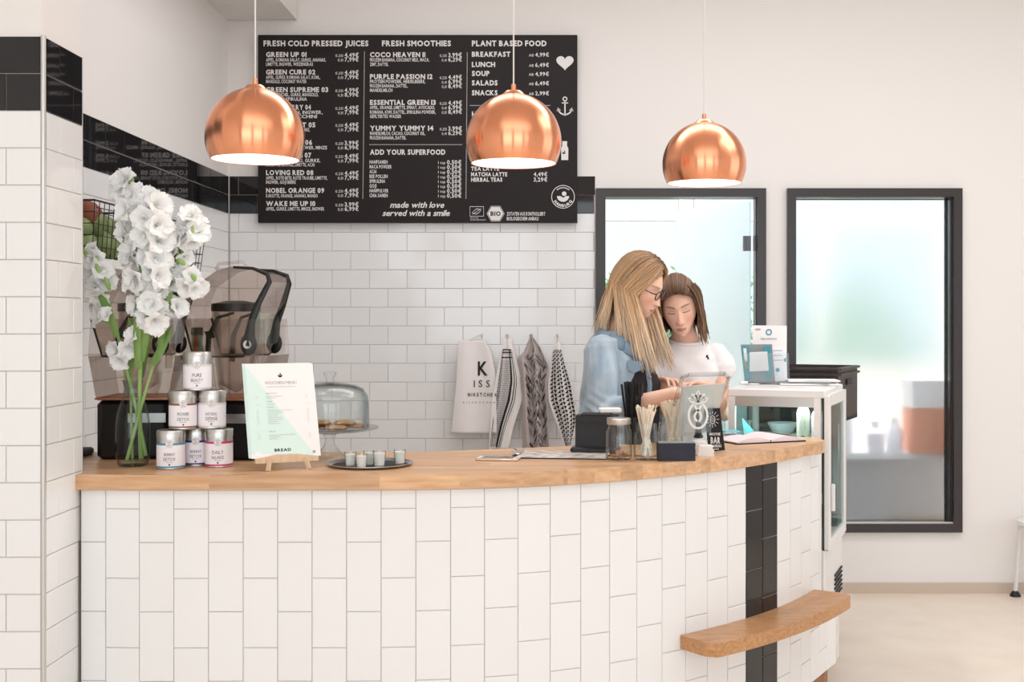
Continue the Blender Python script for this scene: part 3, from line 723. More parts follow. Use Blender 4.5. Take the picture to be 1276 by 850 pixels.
# ---- tea tins
def make_tin(label, lines, bandm, loc, rz, r=.0415, h=.1175):
    t = thing('tea_tin', label, 'tin', loc, rz, 'silver tea tins stacked in a pyramid')
    b = MB(); b.lathe([(0, 0), (r-.002, 0), (r, .002), (r, .096), (r-.001, .0965)], n=40); b.build('body', 'tin', t, smooth=40)
    b = MB(); b.lathe([(r-.001, .0945), (r+.0012, .095), (r+.0012, h-.003), (r-.001, h), (r-.004, h-.0015), (0, h-.0015)], n=40); b.build('lid', 'tin', t, smooth=40)
    rr = r+.0006
    cm = lambda R_: (lambda x, y: Vector((R_*math.sin(x/R_), -R_*math.cos(x/R_), y)))
    b = MB(); b.lathe([(rr, .009), (rr, .078)], n=40); b.build('label_wrap', 'label_white', t, smooth=180)
    b = MB(); b.lathe([(rr+.0003, .0735), (rr+.0003, .0795)], n=40); b.lathe([(rr+.0003, .006), (rr+.0003, .0105)], n=40); b.build('colour_band', bandm, t, smooth=180)
    b = MB(); f_ = cm(rr+.0008)
    text(b, lines[0], f_, .006, .042, .0105 if len(lines[0]) < 6 else .0085, .034 if len(lines[0]) > 4 else .028, 0, align='c')
    text(b, lines[1], f_, .006, .027, .0095, .036, 0, align='c'); text(b, 'TEATOX', f_, .006, .0215, .0028, .02, 0, align='c')
    fill(b, circ(.006, .0155, .0028, 12), f_); b.build('lettering', 'label_text', t)
    b = MB(); f_ = cm(rr+.0016); fill(b, circ(.006, .078, .0115, 24), f_); b.build('round_seal', 'paper', t)
    b = MB(); f_ = cm(rr+.002); stroke(b, circ(.006, .078, .0102, 24), .0006, f_, True)
    for k, s in enumerate(('100', 'TEA', 'BIO')): text(b, s, f_, .006, .0815-.005*k, .003, .01, 0, align='c')
    b.build('lettering', 'label_text', t)
    return t
a = -math.atan2(-1.18, 3.65)*0
tins = [('silver tin marked SKINNY DETOX with a teal band, bottom left of the tin pyramid', ('SKINNY', 'DETOX'), 'band_teal', (-1.180, 3.640, ZT), .06),
        ('silver tin marked SKINNY DETOX with a dark blue band, bottom middle of the tin pyramid', ('SKINNY', 'DETOX'), 'band_blue', (-1.128, 3.724, ZT), .10),
        ('silver tin marked DAILY BALANCE with a pink band, bottom right of the tin pyramid', ('DAILY', 'BALANCE'), 'band_pink', (-1.048, 3.690, ZT), .05),
        ('silver tin marked POWER DETOX with a brown band, left of the two middle tins', ('POWER', 'DETOX'), 'band_brown', (-1.152, 3.668, ZT+.118), .18),
        ('silver tin marked NATURAL DEFENSE, right of the two middle tins', ('NATURAL', 'DEFENSE'), 'band_none', (-1.071, 3.695, ZT+.118), .10),
        ('silver tin marked PURE BEAUTY alone on top of the tin pyramid', ('PURE', 'BEAUTY'), 'band_none', (-1.112, 3.682, ZT+.236), .12)]
for lb, ln, bd, loc, rz in tins: make_tin(lb, ln, bd, loc, rz)

# ---- glass vase and gladioli
VL = Vector((-1.317, 3.70, ZT))
vase = thing('glass_vase', 'clear glass carafe vase of water holding white gladioli beside the pillar', 'vase', VL)
vp = [(0, .001), (.040, .001), (.046, .006), (.0505, .03), (.0515, .09), (.051, .13), (.046, .165), (.037, .195), (.028, .222), (.0255, .238), (.027, .25), (.0305, .262), (.031, .265)]
b = MB(); b.lathe(vp, n=40); b.lathe([(.031, .265), (.0295, .265), (.0255, .252), (.024, .238), (.0265, .222)], n=40); b.build('carafe', 'vase_glass', vase, smooth=60)
b = MB(); b.lathe([(0, .004), (.036, .004), (.044, .012), (.044, .022), (0, .022)], n=32); b.build('glass_base', 'clear_glass', vase, smooth=40)

def flower_mesh(seed, size=.042):
    r = random.Random(seed); b = MB()
    for k in range(6):
        a = 2*PI*k/6+r.uniform(-.15, .15); nu, nv = 5, 6; vs = []; inner = k % 2
        L = size*r.uniform(.9, 1.15); Wd = size*r.uniform(.52, .66); ph = r.uniform(0, 6)
        for i in range(nv+1):
            t = i/nv; rad = .15*size+L*(t**.9)*.95; zz = size*(.9*(t**.55)-.25*t*t*(1.3 if inner else 2.0))
            wdt = Wd*math.sin(PI*min(.93, .12+t*.85))**.7
            for j in range(nu+1):
                s_ = (j/nu-.5)*2; ruf = .11*size*math.sin(ph+s_*6+t*5)*t*t
                x = rad+ruf*.5-.12*size*s_*s_*t; y = s_*wdt; z = zz+ruf+.25*size*s_*s_*(1-t*.5)
                vs.append((x*math.cos(a)-y*math.sin(a), x*math.sin(a)+y*math.cos(a), z))
        fs = [(i*(nu+1)+j, i*(nu+1)+j+1, (i+1)*(nu+1)+j+1, (i+1)*(nu+1)+j) for i in range(nv) for j in range(nu)]
        b.add(vs, fs)
    b.lathe([(.004, -.012), (.006, 0), (.012, .012), (.016, .02)], n=8)
    return b
FM = []
for k in range(5):
    o = flower_mesh(k).build('flower', 'petal', None, smooth=180); FM.append(o.data); bpy.data.objects.remove(o)
rf = random.Random(5)
def sp_pt(x, y, D): return P(x, y, D)
def stem(label, path, flowers, buds, leaves):
    pts = [sp_pt(*p[:3]) for p in path]
    t = thing('gladiolus', label, 'flower', pts[0], 0, None); og = pts[0]
    # smooth the path
    for _ in range(2):
        q = [pts[0]]
        for a_, b_ in zip(pts[:-1], pts[1:]): q += [a_*.75+b_*.25, a_*.25+b_*.75]
        pts = q+[pts[-1]]
    n = len(pts); b = MB(); b.tube([p-og for p in pts], [path[0][3]*(1-i/n)+path[-1][3]*i/n for i in range(n)], 9); b.build('stem', 'stem_green', t, smooth=60)
    for x, y, D, dx, dy, dz, s_ in flowers:
        o = bpy.data.objects.new('flower', FM[rf.randrange(5)]); scene.collection.objects.link(o); o.parent = t
        d = Vector((dx, dy, dz)).normalized(); qd = d.to_track_quat('Z', 'Y') @ Euler((0, 0, rf.uniform(0, 6))).to_quaternion()
        o.matrix_local = Matrix.LocRotScale(sp_pt(x, y, D)-og-d*.022*s_, qd, (s_*rf.uniform(.9, 1.1), s_*rf.uniform(.9, 1.1), s_))
    for x, y, D, dx, dz, l in buds:
        b = MB(); p = sp_pt(x, y, D)-og; d = Vector((dx, rf.uniform(-.3, .1), dz)).normalized()
        b.tube([p, p+d*l*.35, p+d*l*.75, p+d*l], [.004, .0085, .0065, .001], 8); b.build('bud', 'stem_green', t, smooth=60)
    for lp_ in leaves:
        ps = [sp_pt(*p)-og for p in lp_]; q = [ps[0]]
        for a_, b_ in zip(ps[:-1], ps[1:]): q += [a_*.66+b_*.34, a_*.34+b_*.66]
        ps = q+[ps[-1]]; m_ = len(ps)
        b = MB(); b.tube(ps, [.0125*math.sin(PI*(.25+.72*i/(m_-1))) for i in range(m_)], 6, flat=.16, up=(0, -1, 0)); b.build('leaf', 'leaf', t, smooth=60)
# middle, tallest
fl = []
for x, y, dx, dz in ((153, 222, -.4, .6), (147, 234, -.8, .1), (158, 240, .1, .3), (152, 262, -.8, .1), (170, 243, .0, .2), (186, 246, .4, .3), (168, 262, -.2, 0), (190, 262, .6, .1), (178, 272, 0, -.1), (199, 254, .9, .1),
                     (160, 283, -.8, -.1), (150, 287, -1, .2), (186, 285, .3, 0), (199, 281, .9, 0), (176, 295, -.1, -.2), (192, 301, .4, -.1), (202, 300, .9, 0), (186, 318, .1, -.1), (197, 322, .7, 0), (158, 312, -1, .3), (163, 326, -.7, -.8),
                     (191, 338, .3, 0), (200, 345, .8, -.2), (160, 346, -1, .1), (166, 350, -.6, -.4), (186, 356, 0, -.3), (196, 360, .6, -.3), (186, 378, 0, .1), (196, 383, .7, 0), (165, 381, -.9, -.1), (188, 396, .2, -.2), (195, 403, .5, -.5)):
    fl.append((x, y, 3.62+rf.uniform(-.02, .03), dx, -1.0, dz, rf.uniform(.78, 1.0)))
stem('tallest gladiolus in the middle of the vase, white blossoms all the way up', [(176, 572, 3.71, .008), (173, 500, 3.69, .0085), (176, 430, 3.68, .0085), (176, 350, 3.67, .0095), (172, 290, 3.67, .006), (158, 232, 3.66, .003)],
     fl, [(172, 300, 3.64, -.5, 1, .05), (162, 232, 3.65, .4, 1, .03)], [[(172, 460, 3.66), (170, 400, 3.64), (178, 345, 3.63), (176, 300, 3.63)], [(176, 450, 3.66), (186, 400, 3.64), (179, 350, 3.63), (183, 320, 3.63)]])
fl = [(x, y, 3.66+rf.uniform(-.02, .02), dx, -1.0, dz, rf.uniform(.62, .9)) for x, y, dx, dz in
      ((236, 266, 0, .8), (229, 280, -.6, .3), (245, 278, .7, .4), (236, 290, .2, 0), (248, 288, .7, 0), (227, 296, -.7, 0), (219, 298, -.9, .3), (214, 314, -.9, 0), (240, 301, .4, -.5), (209, 330, -.8, -.1), (217, 338, .2, -.3), (232, 322, .7, -.4),
       (226, 344, .2, .2), (240, 346, .9, .1), (232, 358, .2, -.3), (244, 362, .7, -.6), (250, 358, 1, -.4), (212, 349, -.6, -.2), (218, 384, .9, .3), (224, 382, 1, 0))]
stem('gladiolus leaning to the right, its blossoms in front of the open blender hood', [(158, 574, 3.68, .006), (176, 505, 3.69, .007), (196, 440, 3.70, .0075), (208, 390, 3.70, .007), (222, 335, 3.70, .0055), (229, 300, 3.69, .004), (236, 272, 3.69, .002)],
     fl, [(229, 305, 3.67, -.4, 1, .05), (222, 330, 3.67, .0, 1, .04), (236, 298, 3.66, .3, 1, .05), (231, 330, 3.66, -.6, .5, .03), (243, 350, 3.65, -.3, .8, .025)],
     [[(199, 430, 3.67), (206, 395, 3.66), (212, 360, 3.66), (209, 330, 3.66)], [(190, 455, 3.67), (205, 428, 3.67), (214, 405, 3.68)]])
fl = [(x, y, 3.66+rf.uniform(-.02, .02), dx, -1.0, dz, rf.uniform(.6, .85)) for x, y, dx, dz in
      ((113, 311, -.4, .5), (120, 322, .3, .2), (111, 322, -.6, .2), (128, 336, .5, .2), (131, 350, .6, -.2), (112, 342, -.7, -.4), (118, 358, -.4, -.5), (121, 370, 0, -.8), (120, 393, -1, .1), (131, 391, -.2, .3), (141, 437, -.6, -.1), (148, 452, 0, -.5), (163, 418, -.6, .4), (160, 436, .1, -.4))]
stem('gladiolus leaning to the left, its blossoms against the pillar', [(182, 568, 3.70, .006), (168, 500, 3.70, .007), (152, 440, 3.71, .0075), (140, 390, 3.70, .007), (131, 358, 3.69, .006), (118, 332, 3.69, .004), (110, 318, 3.69, .003)],
     fl, [(112, 325, 3.67, -.3, .7, .04), (124, 340, 3.66, -.5, 1, .05), (137, 362, 3.66, -.3, 1, .045), (118, 330, 3.66, .3, 1, .03)], [[(146, 420, 3.68), (136, 390, 3.67), (124, 365, 3.67), (117, 352, 3.67)], [(140, 402, 3.68), (128, 395, 3.66), (121, 400, 3.66)]])
stem('short leafy gladiolus stem behind the tallest one', [(165, 577, 3.72, .005), (163, 500, 3.72, .006), (163, 440, 3.73, .006), (166, 405, 3.73, .002)], [], [(163, 430, 3.72, -.2, 1, .05)], [[(160, 470, 3.71), (165, 425, 3.70), (160, 395, 3.70)], [(176, 470, 3.72), (182, 425, 3.71), (190, 395, 3.72)]])

# ---- blenders with sound hoods
def make_blender(label, loc, rz, mirror=1):
    t = thing('blender', label, 'blender', loc, rz, 'bar blenders with tinted hoods')
    b = MB(); b.box((0, 0, .095), (.235, .24, .19), ch=.02); b.build('motor_base', 'black_plastic', t, smooth=35)
    b = MB(); b.box((.045, -.1215, .135), (.12, .004, .03)); b.build('control_strip', 'steel', t)
    b = MB(); b.box((0, 0, .1965), (.245, .25, .009), ch=.012); b.build('top_plate', 'copper_strip', t, smooth=35)
    b = MB()      # clear lower housing: four walls, slightly flared
    w0, w1 = .116, .138
    for sx, sy in ((0, -1), (0, 1), (1, 0), (-1, 0)):
        if sx == 0: q = [(-w0, sy*.122, .2), (w0, sy*.122, .2), (w1, sy*.128, .335), (w1-.008, sy*.128, .455), (-w1+.008, sy*.128, .455), (-w1, sy*.128, .335)]; nn = (0, -sy*.003, 0)
        else: q = [(sx*w0, -.122, .2), (sx*w0, .122, .2), (sx*w1, .128, .335), (sx*w1, -.128, .335)]; nn = (-sx*.003, 0, 0)
        b.slab(q, nn, 1)
    b.build('lower_housing', 'clear_plastic', t)
    b = MB(); b.lathe([(.05, .205), (.058, .24), (.075, .40), (.078, .48), (.074, .49), (.072, .48), (.052, .24), (0, .21)], n=8, a0=PI/8, a1=2*PI+PI/8); b.box((.085, 0, .37), (.02, .025, .16), ch=.004); b.build('jug', 'clear_plastic', t, smooth=30)
    b = MB(); b.lathe([(.08, .48), (.08, .505), (.03, .515), (0, .515)], n=20); b.build('jug_lid', 'black_plastic', t, smooth=40)
    # tilted hood: side profile in X-Z, extruded across Y
    HU = .028; pr = [(-.150, .470), (-.112, .533), (-.03, .584), (.02, .596), (.095, .590), (.155, .573), (.166, .547), (.142, .485), (.118, .445), (.116, .345), (.082, .306), (-.104, .306), (-.142, .430)]; pr = [(x*.93, z+HU) for x, z in pr]
    dy = .118; b = MB(); n = len(pr)
    for i in range(n):
        j = (i+1) % n
        if i in (10,): continue
        k0 = .80 if pr[i][1] > .53 else 1.0; k1 = .80 if pr[j][1] > .53 else 1.0
        b.add([(pr[i][0], -dy*k0, pr[i][1]), (pr[j][0], -dy*k1, pr[j][1]), (pr[j][0], dy*k1, pr[j][1]), (pr[i][0], dy*k0, pr[i][1])], [(0, 1, 2, 3)])
    for s_ in (-1, 1): b.add([(x, s_*dy*(.80 if z > .53 else 1.0), z) for x, z in pr], [tuple(range(n))])
    b.build('hood', 'smoke_plastic', t)
    b = MB()
    for s_ in (-1, 1):
        q = [(.03, .594), (.10, .590), (.152, .572), (.160, .547), (.128, .475), (.105, .42), (.096, .37), (.094, .34)]
        q = [(x*.93, z+HU) for x, z in q]; y_ = [s_*dy*(.82 if z > .53 else 1.02) for x, z in q]
        b.tube([(x, yy, z) for (x, z), yy in zip(q, y_)], [.004, .005, .008, .009, .011, .013, .017, .02], 8, flat=.45, up=(0, 1, 0))
        b.sphere((.088, s_*dy*1.02, .345+HU), (.028, .007, .036), 8)
        b.tube([(x_*.93, s_*dy, z_+HU) for x_, z_ in ((-.142, .43), (-.104, .306), (.075, .306), (.1, .33))], .0042, 6)
        b.tube([(-.055, s_*dy*.9, .31), (-.05, s_*dy*.9, .40), (-.02, s_*dy*.85, .46), (.03, s_*dy*.8, .475)], [.01, .009, .006, .004], 6, flat=.5, up=(0, 1, 0))
        b.build('hood_arm', 'black_plastic', t, smooth=50); b = MB()
    for s_ in (-1, 1): b = MB(); b.lathe([(0, 0), (.0135, 0), (.0135, .004), (0, .004)], (.086, s_*(dy+.010), .345+HU), 18, Matrix.Rotation(PI/2*s_, 3, 'X').to_3x3(), 1, 1); b.build('pivot_disc', 'steel', t, smooth=40)
    b = MB(); b.tube([(-.04, -.07, .588+HU), (-.03, -.075, .606+HU), (.05, -.075, .612+HU), (.07, -.07, .59+HU)], .005, 8); b.build('grip', 'clear_plastic', t, smooth=60)
    b = MB(); b.slab([(-.06, -.1195, .415), (-.03, -.1195, .416), (-.022, -.1195, .394), (-.05, -.1195, .392)], (0, -.002, 0), 1); b.build('hood_latch', 'black_plastic', t)
    return t
b1 = make_blender('blender with its tinted hood tilted up, between the tins and the menu easel', (-1.068, 3.96, ZT), math.radians(-6))
b2 = copy_tree(b1); b2['label'] = 'blender with a tinted hood behind the vase of flowers'; b2.location = (-1.385, 3.985, ZT); b2.rotation_euler = (0, 0, math.radians(4))
# clear stacked containers by the pillar
t = thing('container_stack', 'stack of clear plastic containers on a dark tray between pillar and vase', 'containers', (-1.672, 3.93, ZT))
b = MB(); b.box((0, 0, .012), (.22, .2, .024), ch=.01); b.build('tray', 'black_matte', t, smooth=35)
for k in range(5):
    b = MB(); z = .026+k*.075; b.lathe([(.05, z), (.062, z+.1), (.066, z+.104)], (.02+.01*(k % 2), 0, 0), 4, sx=1, sy=1, a0=PI/4, a1=2*PI+PI/4); b.build('container', 'clear_plastic', t, smooth=20)
b = MB(); b.sphere((.03, -.02, .22), (.035, .03, .06), 8); b.build('tea_bags', 'black_matte', t, smooth=180)
# bottles between the blenders
for lb, x, c1, c2, z in (('small sauce bottle with a blue and red label between the two blenders', -1.226, 'teal_light', 'red_veg', 4.078), ('small brown bottle with a dark cap beside the right blender', -1.226, 'almond', 'black_plastic', 4.035)):
    t = thing('sauce_bottle', lb, 'bottle', (x, z, ZT)); r = .017
    b = MB(); b.lathe([(0, 0), (r, .002), (r, .33), (.012, .37), (.012, .40)], n=20); b.build('bottle_body', c1, t, smooth=40)
    b = MB(); b.lathe([(.014, .40), (.014, .425), (0, .427)], n=16); b.build('cap', 'black_plastic', t, smooth=40)
    b = MB(); b.lathe([(r+.0006, .27), (r+.0006, .33)], n=20); b.build('sticker', c2, t, smooth=180)

# ---- wall shelf and wire baskets
t = thing('wall_shelf', 'thin white metal shelf on the left tiled wall under the wire baskets', 'shelf', (XR, 4.9, 1.70))
b = MB(); b.box((.10, 0, -.008), (.20, 1.7, .016)); b.box((.198, 0, -.012), (.006, 1.7, .03)); b.build('board', 'white_paint', t)
for y in (-.6, .1, .7):
    b = MB(); b.slab([(.002, y, -.016), (.16, y, -.016), (.002, y, -.12)], (0, .006, 0), 1); b.build('bracket', 'white_paint', t)
def basket(label, yc, ln):
    t = thing('wire_basket', label, 'basket', (XR+.105, yc, 1.70), 0, 'black wire baskets on the wall shelf'); h = .195
    def ring(k): z = h*k; wx = .085+.018*k; wy = ln/2-.025+.025*k; return wx, wy, z
    b = MB()
    for k in (0, .2, .4, .6, .8, 1.0):
        wx, wy, z = ring(k); b.tube([(-wx, -wy, z+.003), (wx, -wy, z+.003), (wx, wy, z+.003), (-wx, wy, z+.003), (-wx, -wy, z+.003)], .0038 if k == 1 else .0018, 5)
    b.tube([(ring(1)[0], -ln/2+.02, h-.02), (ring(1)[0], ln/2-.02, h-.02)], .002, 5)
    n = max(5, int(ln/.045))
    for i in range(n+1):
        q = -1+2*i/n
        for s_ in (-1, 1): b.tube([(s_*ring(0)[0], q*ring(0)[1], .003), (s_*ring(1)[0], q*ring(1)[1], h)], .0016, 4)
        b.tube([(-ring(0)[0], q*ring(0)[1], .003), (ring(0)[0], q*ring(0)[1], .003)], .0016, 4)
    for i in range(1, 4):
        q = -1+2*i/4
        for s_ in (-1, 1): b.tube([(q*ring(0)[0], s_*ring(0)[1], .003), (q*ring(1)[0], s_*ring(1)[1], h)], .0016, 4)
    b.build('wire_frame', 'wire_black', t, smooth=60)
    b = MB()
    for q in (-.45, .45):
        b.tube([(ring(1)[0]+.004, q*ln-.04, h-.003), (ring(1)[0]+.012, q*ln-.04, h-.05), (ring(1)[0]+.012, q*ln+.04, h-.05), (ring(1)[0]+.004, q*ln+.04, h-.003)], .0028, 5) if abs(q*ln)+.04 < ln/2 else None
    if b.v: b.build('handle', 'wire_black', t, smooth=60)
basket('black wire basket heaped with avocados and mangoes next to the pillar', 4.34, .50); basket('black wire basket of dark vegetables behind the white flowers', 5.12, .52)
def fruit(name, label, cat, m, loc, r, grp=None):
    b = MB(); b.sphere((0, 0, 0), r, 10, Euler((rf.uniform(-.5, .5), rf.uniform(-.5, .5), rf.uniform(0, 3))).to_matrix()); o = b.build(name, m, None, smooth=180); o.location = loc; tag(o, label, cat, grp)
    return o
bx = XR+.105
AV = ['green avocado at the front left of the basket by the pillar', 'green avocado low in the middle of the basket by the pillar', 'green avocado right of the middle in the basket by the pillar', 'green avocado at the far right end of the pillar basket', 'green avocado half hidden by the pillar edge', 'green avocado lying under the mango in the basket', 'green avocado on the second layer beside the orange fruit', 'green avocado on the second layer at the right of the pillar basket']
fr = [(4.22, .045, .05, 'avocado', 0), (4.33, .05, .052, 'avocado', .0), (4.44, .045, .05, 'avocado', 0), (4.53, .04, .045, 'avocado', .0), (4.20, .1, .04, 'avocado', .0), (4.27, .125, .048, 'avocado', 0), (4.40, .12, .046, 'avocado', 0), (4.49, .11, .042, 'avocado', 0)]
for k, (y, z, r, m, _) in enumerate(fr):
    fruit('avocado', AV[k], 'avocado', 'avocado', (bx+(.03 if k % 2 else .015), y, 1.712+z), (r*.95, r, r*.92), 'avocados in the wire basket next to the pillar')
fruit('mango', 'brown red mango on top of the avocados in the basket by the pillar', 'mango', 'mango', (bx+.005, 4.27, 1.712+.155), (.055, .07, .045))
fruit('orange', 'bright orange fruit behind the mango in the basket', 'orange', 'orange_skin', (bx-.03, 4.40, 1.712+.14), .035)
for k in range(9): fruit('root_vegetable', 'brown green vegetable in the basket behind the flowers', 'vegetable', 'brown_green', (bx+rf.uniform(-.03, .04), 4.93+.045*k, 1.712+.045+.04*(k % 2)), (.04, .045, .04), 'dark vegetables in the basket behind the flowers')
fruit('red_pepper', 'dull red pepper on top of the dark vegetables in the basket', 'pepper', 'red_veg', (bx+.05, 5.25, 1.712+.12), (.035, .045, .032))

# ---- menu sheet on its small easel
MR = math.radians(26); u = Vector((math.cos(MR), math.sin(MR), 0)); nh = Vector((math.sin(MR), -math.cos(MR), 0)); tl = math.radians(20)
p0 = on_top(351, 586)+Vector((0, .045, 0))
easel = thing('menu_easel', 'small pale wooden table easel holding the weekly menu', 'easel', p0, MR)
# local axes: x along u, -y towards the viewer
upv = Vector((0, math.sin(tl), math.cos(tl))); nv = Vector((0, -math.cos(tl), math.sin(tl)))
Rb = Matrix.Rotation(-tl, 3, 'X')
b = MB(); b.slab([(-.095, -.032, .022), (.095, -.032, .022), (.095, -.032, .036), (.03, -.032, .046), (-.03, -.032, .046), (-.095, -.032, .036)], (0, .018, 0), 1); b.build('ledge', 'pale_wood', easel)
for sx in (-1, 1):
    b = MB(); b.tube([(sx*.062, -.047, .0), (sx*.054, -.036, .036)], .0088, 4, flat=.8); b.tube([(sx*.05, -.008, .024), (sx*.035, .055, .20)], .006, 4); b.build('leg', 'pale_wood', easel)
b = MB(); b.tube([(0, .125, 0), (0, .05, .22)], .007, 4); b.build('leg', 'pale_wood', easel)
for k in range(3):
    mo = Vector((-.105+(-.004 if k else 0)*k, -.020+.0016*k, .036+.001*k))
    s_ = thing('menu_sheet', ['weekly menu sheet headed WOCHEN MENU, white with a mint green corner, on the easel', 'second menu sheet just behind the weekly menu on the easel', 'rearmost menu sheet, behind the other two on the easel'][k], 'menu', p0, MR)
    fm = lambda x, y, d=0.0: mo+Vector((1, 0, 0))*x+upv*y+nv*d
    b = MB(); b.slab([fm(0, 0), fm(.21, 0), fm(.21, .297), fm(0, .297)], nv, .0006); b.build('paper', 'paper' if k == 0 else 'mint', s_)
    if k == 0:
        f_ = lambda x, y: fm(x, y, .0009)
        b = MB(); fill(b, [(0, .015), (.19, .004), (.012, .28), (0, .29)], f_); b.build('mint_triangle', 'mint', s_)
        f_ = lambda x, y: fm(x, y, .0014); b = MB()
        text(b, 'WOCHEN MENU', f_, .105, .231, .0095, .098, 0, align='c'); text(b, 'SUPPE SALAT BOWL SNACKS', f_, .105, .221, .0035, .09, 0, align='c')
        ys = [(.200, 'BREAKFAST', 0), (.191, 'PORRIDGE MIT BEEREN', 1), (.186, 'CHIA PUDDING', 1), (.174, 'SUPPE', 0), (.166, 'TAGESSUPPE', 1), (.156, 'LUNCH', 0), (.147, 'QUINOA BOWL, SALAT UND AVOCADO', 1), (.141, 'SALAT MIT KICHERERBSEN', 1), (.135, 'PASTA MIT PESTO', 1), (.129, 'CURRY MIT REIS', 1), (.123, 'SANDWICH MIT HUMMUS', 1), (.117, 'WRAP MIT AVOCADO', 1), (.111, 'BELUGA LINSEN', 1), (.105, 'GEMUSE DES TAGES', 1), (.080, 'SALAD', 0), (.069, 'GRUNER SALAT MIT NUSSEN UND KERNEN', 1), (.063, 'ROTE BETE SALAT', 1), (.057, 'BROT DAZU', 1)]
        for y, s, q in ys:
            text(b, s, f_, .058, y, .0042 if q == 0 else .0028, None, 0)
            if q: text(b, '0,3l', f_, .025, y, .0026, None, 0); text(b, '4,90', f_, .178, y, .0026, None, 0)
        b.build('print', 'print_light', s_)
        b = MB(); fill(b, circ(.105, .260, .0072, 14, .007, PI, 2*PI)+[(.108, .261), (.105, .2585), (.101, .261)], f_); fill(b, circ(.106, .2635, .0028, 10), f_); text(b, 'BREAD', f_, .095, .019, .008, .05, 2, align='c')
        b.build('print', 'print_black', s_)
        b = MB(); fill(b, circ(.02, .013, .008, 14), f_); b.build('stamp', 'label_white', s_); b = MB(); fill(b, circ(.19, .013, .005, 12), f_); b.build('stamp', 'print_light', s_)

# ---- cake stand with glass dome
cy = 3.90; cx = (411-VX)/F*cy
cs = thing('cake_stand', 'footed glass cake stand with a tall glass dome over cookies', 'cake stand', (cx, cy, ZT))
b = MB(); b.lathe([(.057, 0), (.055, .006), (.035, .022), (.018, .045), (.014, .062), (.02, .078), (.05, .086), (.13, .092), (.156, .098), (.158, .103), (.154, .103), (.13, .097), (0, .093)], n=48); b.build('plate', 'clear_glass', cs, smooth=50)
b = MB(); b.lathe([(.125, .099), (.127, .102), (.126, .18), (.122, .205), (.108, .227), (.085, .238), (.045, .245), (.014, .248), (.011, .255), (.013, .262), (.021, .277), (.0205, .281), (0, .281)], n=48); b.lathe([(.123, .1), (.122, .18), (.118, .203), (.105, .223), (.08, .234), (0, .243)], n=48); b.build('dome', 'clear_glass', cs, smooth=50)
for k, (x, y, z) in enumerate(((-.06, -.035, 0), (.03, -.05, 0), (-.01, .04, 0), (.075, .02, 0), (-.08, .04, 0), (-.03, -.01, .013), (.05, -.01, .013))):
    b = MB(); b.lathe([(0, 0), (.034, .001), (.038, .006), (.03, .012), (0, .014)], n=18); o = b.build('cookie', 'cookie', None, smooth=60); o.location = (cx+x, cy+y, ZT+.0985+z); tag(o, 'flat golden brown cookie under the glass dome', 'cookie', 'cookies under the glass dome')

# ---- tray of votive candles
tc_ = Vector(((461.5-VX)/F*3.715, 3.715, ZT))
ty = thing('round_tray', 'dark round metal tray with a shiny rim under the small candles', 'tray', tc_)
b = MB(); b.lathe([(0, .002), (.118, .002)], n=48); b.build('tray_floor', 'black_matte', ty)
b = MB(); b.lathe([(0, .0), (.116, 0), (.131, .0095), (.133, .0095), (.133, .008), (.118, .0015)], n=48); b.build('rim', 'steel', ty, smooth=50)
cd_lab = ['leftmost small candle in a glass on the dark tray', 'second small candle from the left, nearest the tray edge', 'small candle behind the front pair on the dark tray', 'small candle right of the middle on the dark tray, fullest of the cluster', 'lone small candle at the right of the dark tray']
for k, (x, y, s_) in enumerate(((435.7, 583.0, 1), (449.5, 585.4, 1), (459, 581.2, 1), (472, 583.6, 1.12), (497.4, 580.5, 1.05))):
    c_ = on_top(x, y-.5); t = thing('votive_candle', cd_lab[k], 'candle', (c_.x, c_.y+.012, ZT+.003), 0, 'votive candles on the dark tray')
    b = MB(); r = .0185*s_; h = .043*s_; b.lathe([(0, 0), (r*.82, 0), (r, h), (r*.94, h), (r*.8, .006)], n=20); b.build('cup', 'clear_glass', t, smooth=40)
    b = MB(); b.lathe([(0, .004), (r*.76, .004), (r*.9, h*.85), (0, h*.84)], n=20); b.build('wax', 'wax', t, smooth=40)
    b = MB(); b.tube([(0, 0, h*.8), (.001, 0, h*1.05)], .0008, 4); b.build('wick', 'paper', t)

# ---- phone
p = on_top(621, 573.2); R_ = math.radians(-9)
ph = thing('smartphone', 'white and gold smartphone lying flat on the oak worktop', 'phone', (p.x, p.y, ZT), R_)
b = MB(); b.box((0, 0, .0038), (.138, .067, .0075), ch=.004); b.build('body', 'phone_gold', ph, smooth=40)
b = MB(); b.box((0, 0, .0079), (.134, .063, .0008)); b.build('front_glass', 'white_plastic', ph)
b = MB(); b.box((0, 0, .0084), (.104, .059, .0004)); b.build('screen', 'screen_dark', ph)
b = MB(); b.lathe([(.0045, .0084), (.0055, .0086), (.0045, .0086)], (.060, 0, 0), 16); b.build('home_button', 'phone_gold', ph)

# ---- clipboard with a flower-print sheet
p = on_top(700, 567.5)
cb = thing('clipboard', 'dark clipboard with a pale patterned sheet and a metal clip', 'clipboard', (p.x, p.y, ZT), math.radians(-7))
b = MB(); b.box((0, 0, .0015), (.315, .225, .003)); b.build('board', 'board_black', cb)
mat('pattern_sheet', (238, 228, 222), 0.5, noise=((150, 140, 130), 26, (1, 1, 1), 2))
b = MB(); b.box((.008, 0, .0035), (.297, .21, .001)); b.build('sheet', 'pattern_sheet', cb)
b = MB(); b.box((-.145, 0, .007), (.02, .09, .007), ch=.002); b.tube([(-.15, -.03, .01), (-.165, -.02, .018), (-.165, .02, .018), (-.15, .03, .01)], .0025, 6); b.build('clip', 'steel', cb, smooth=50)

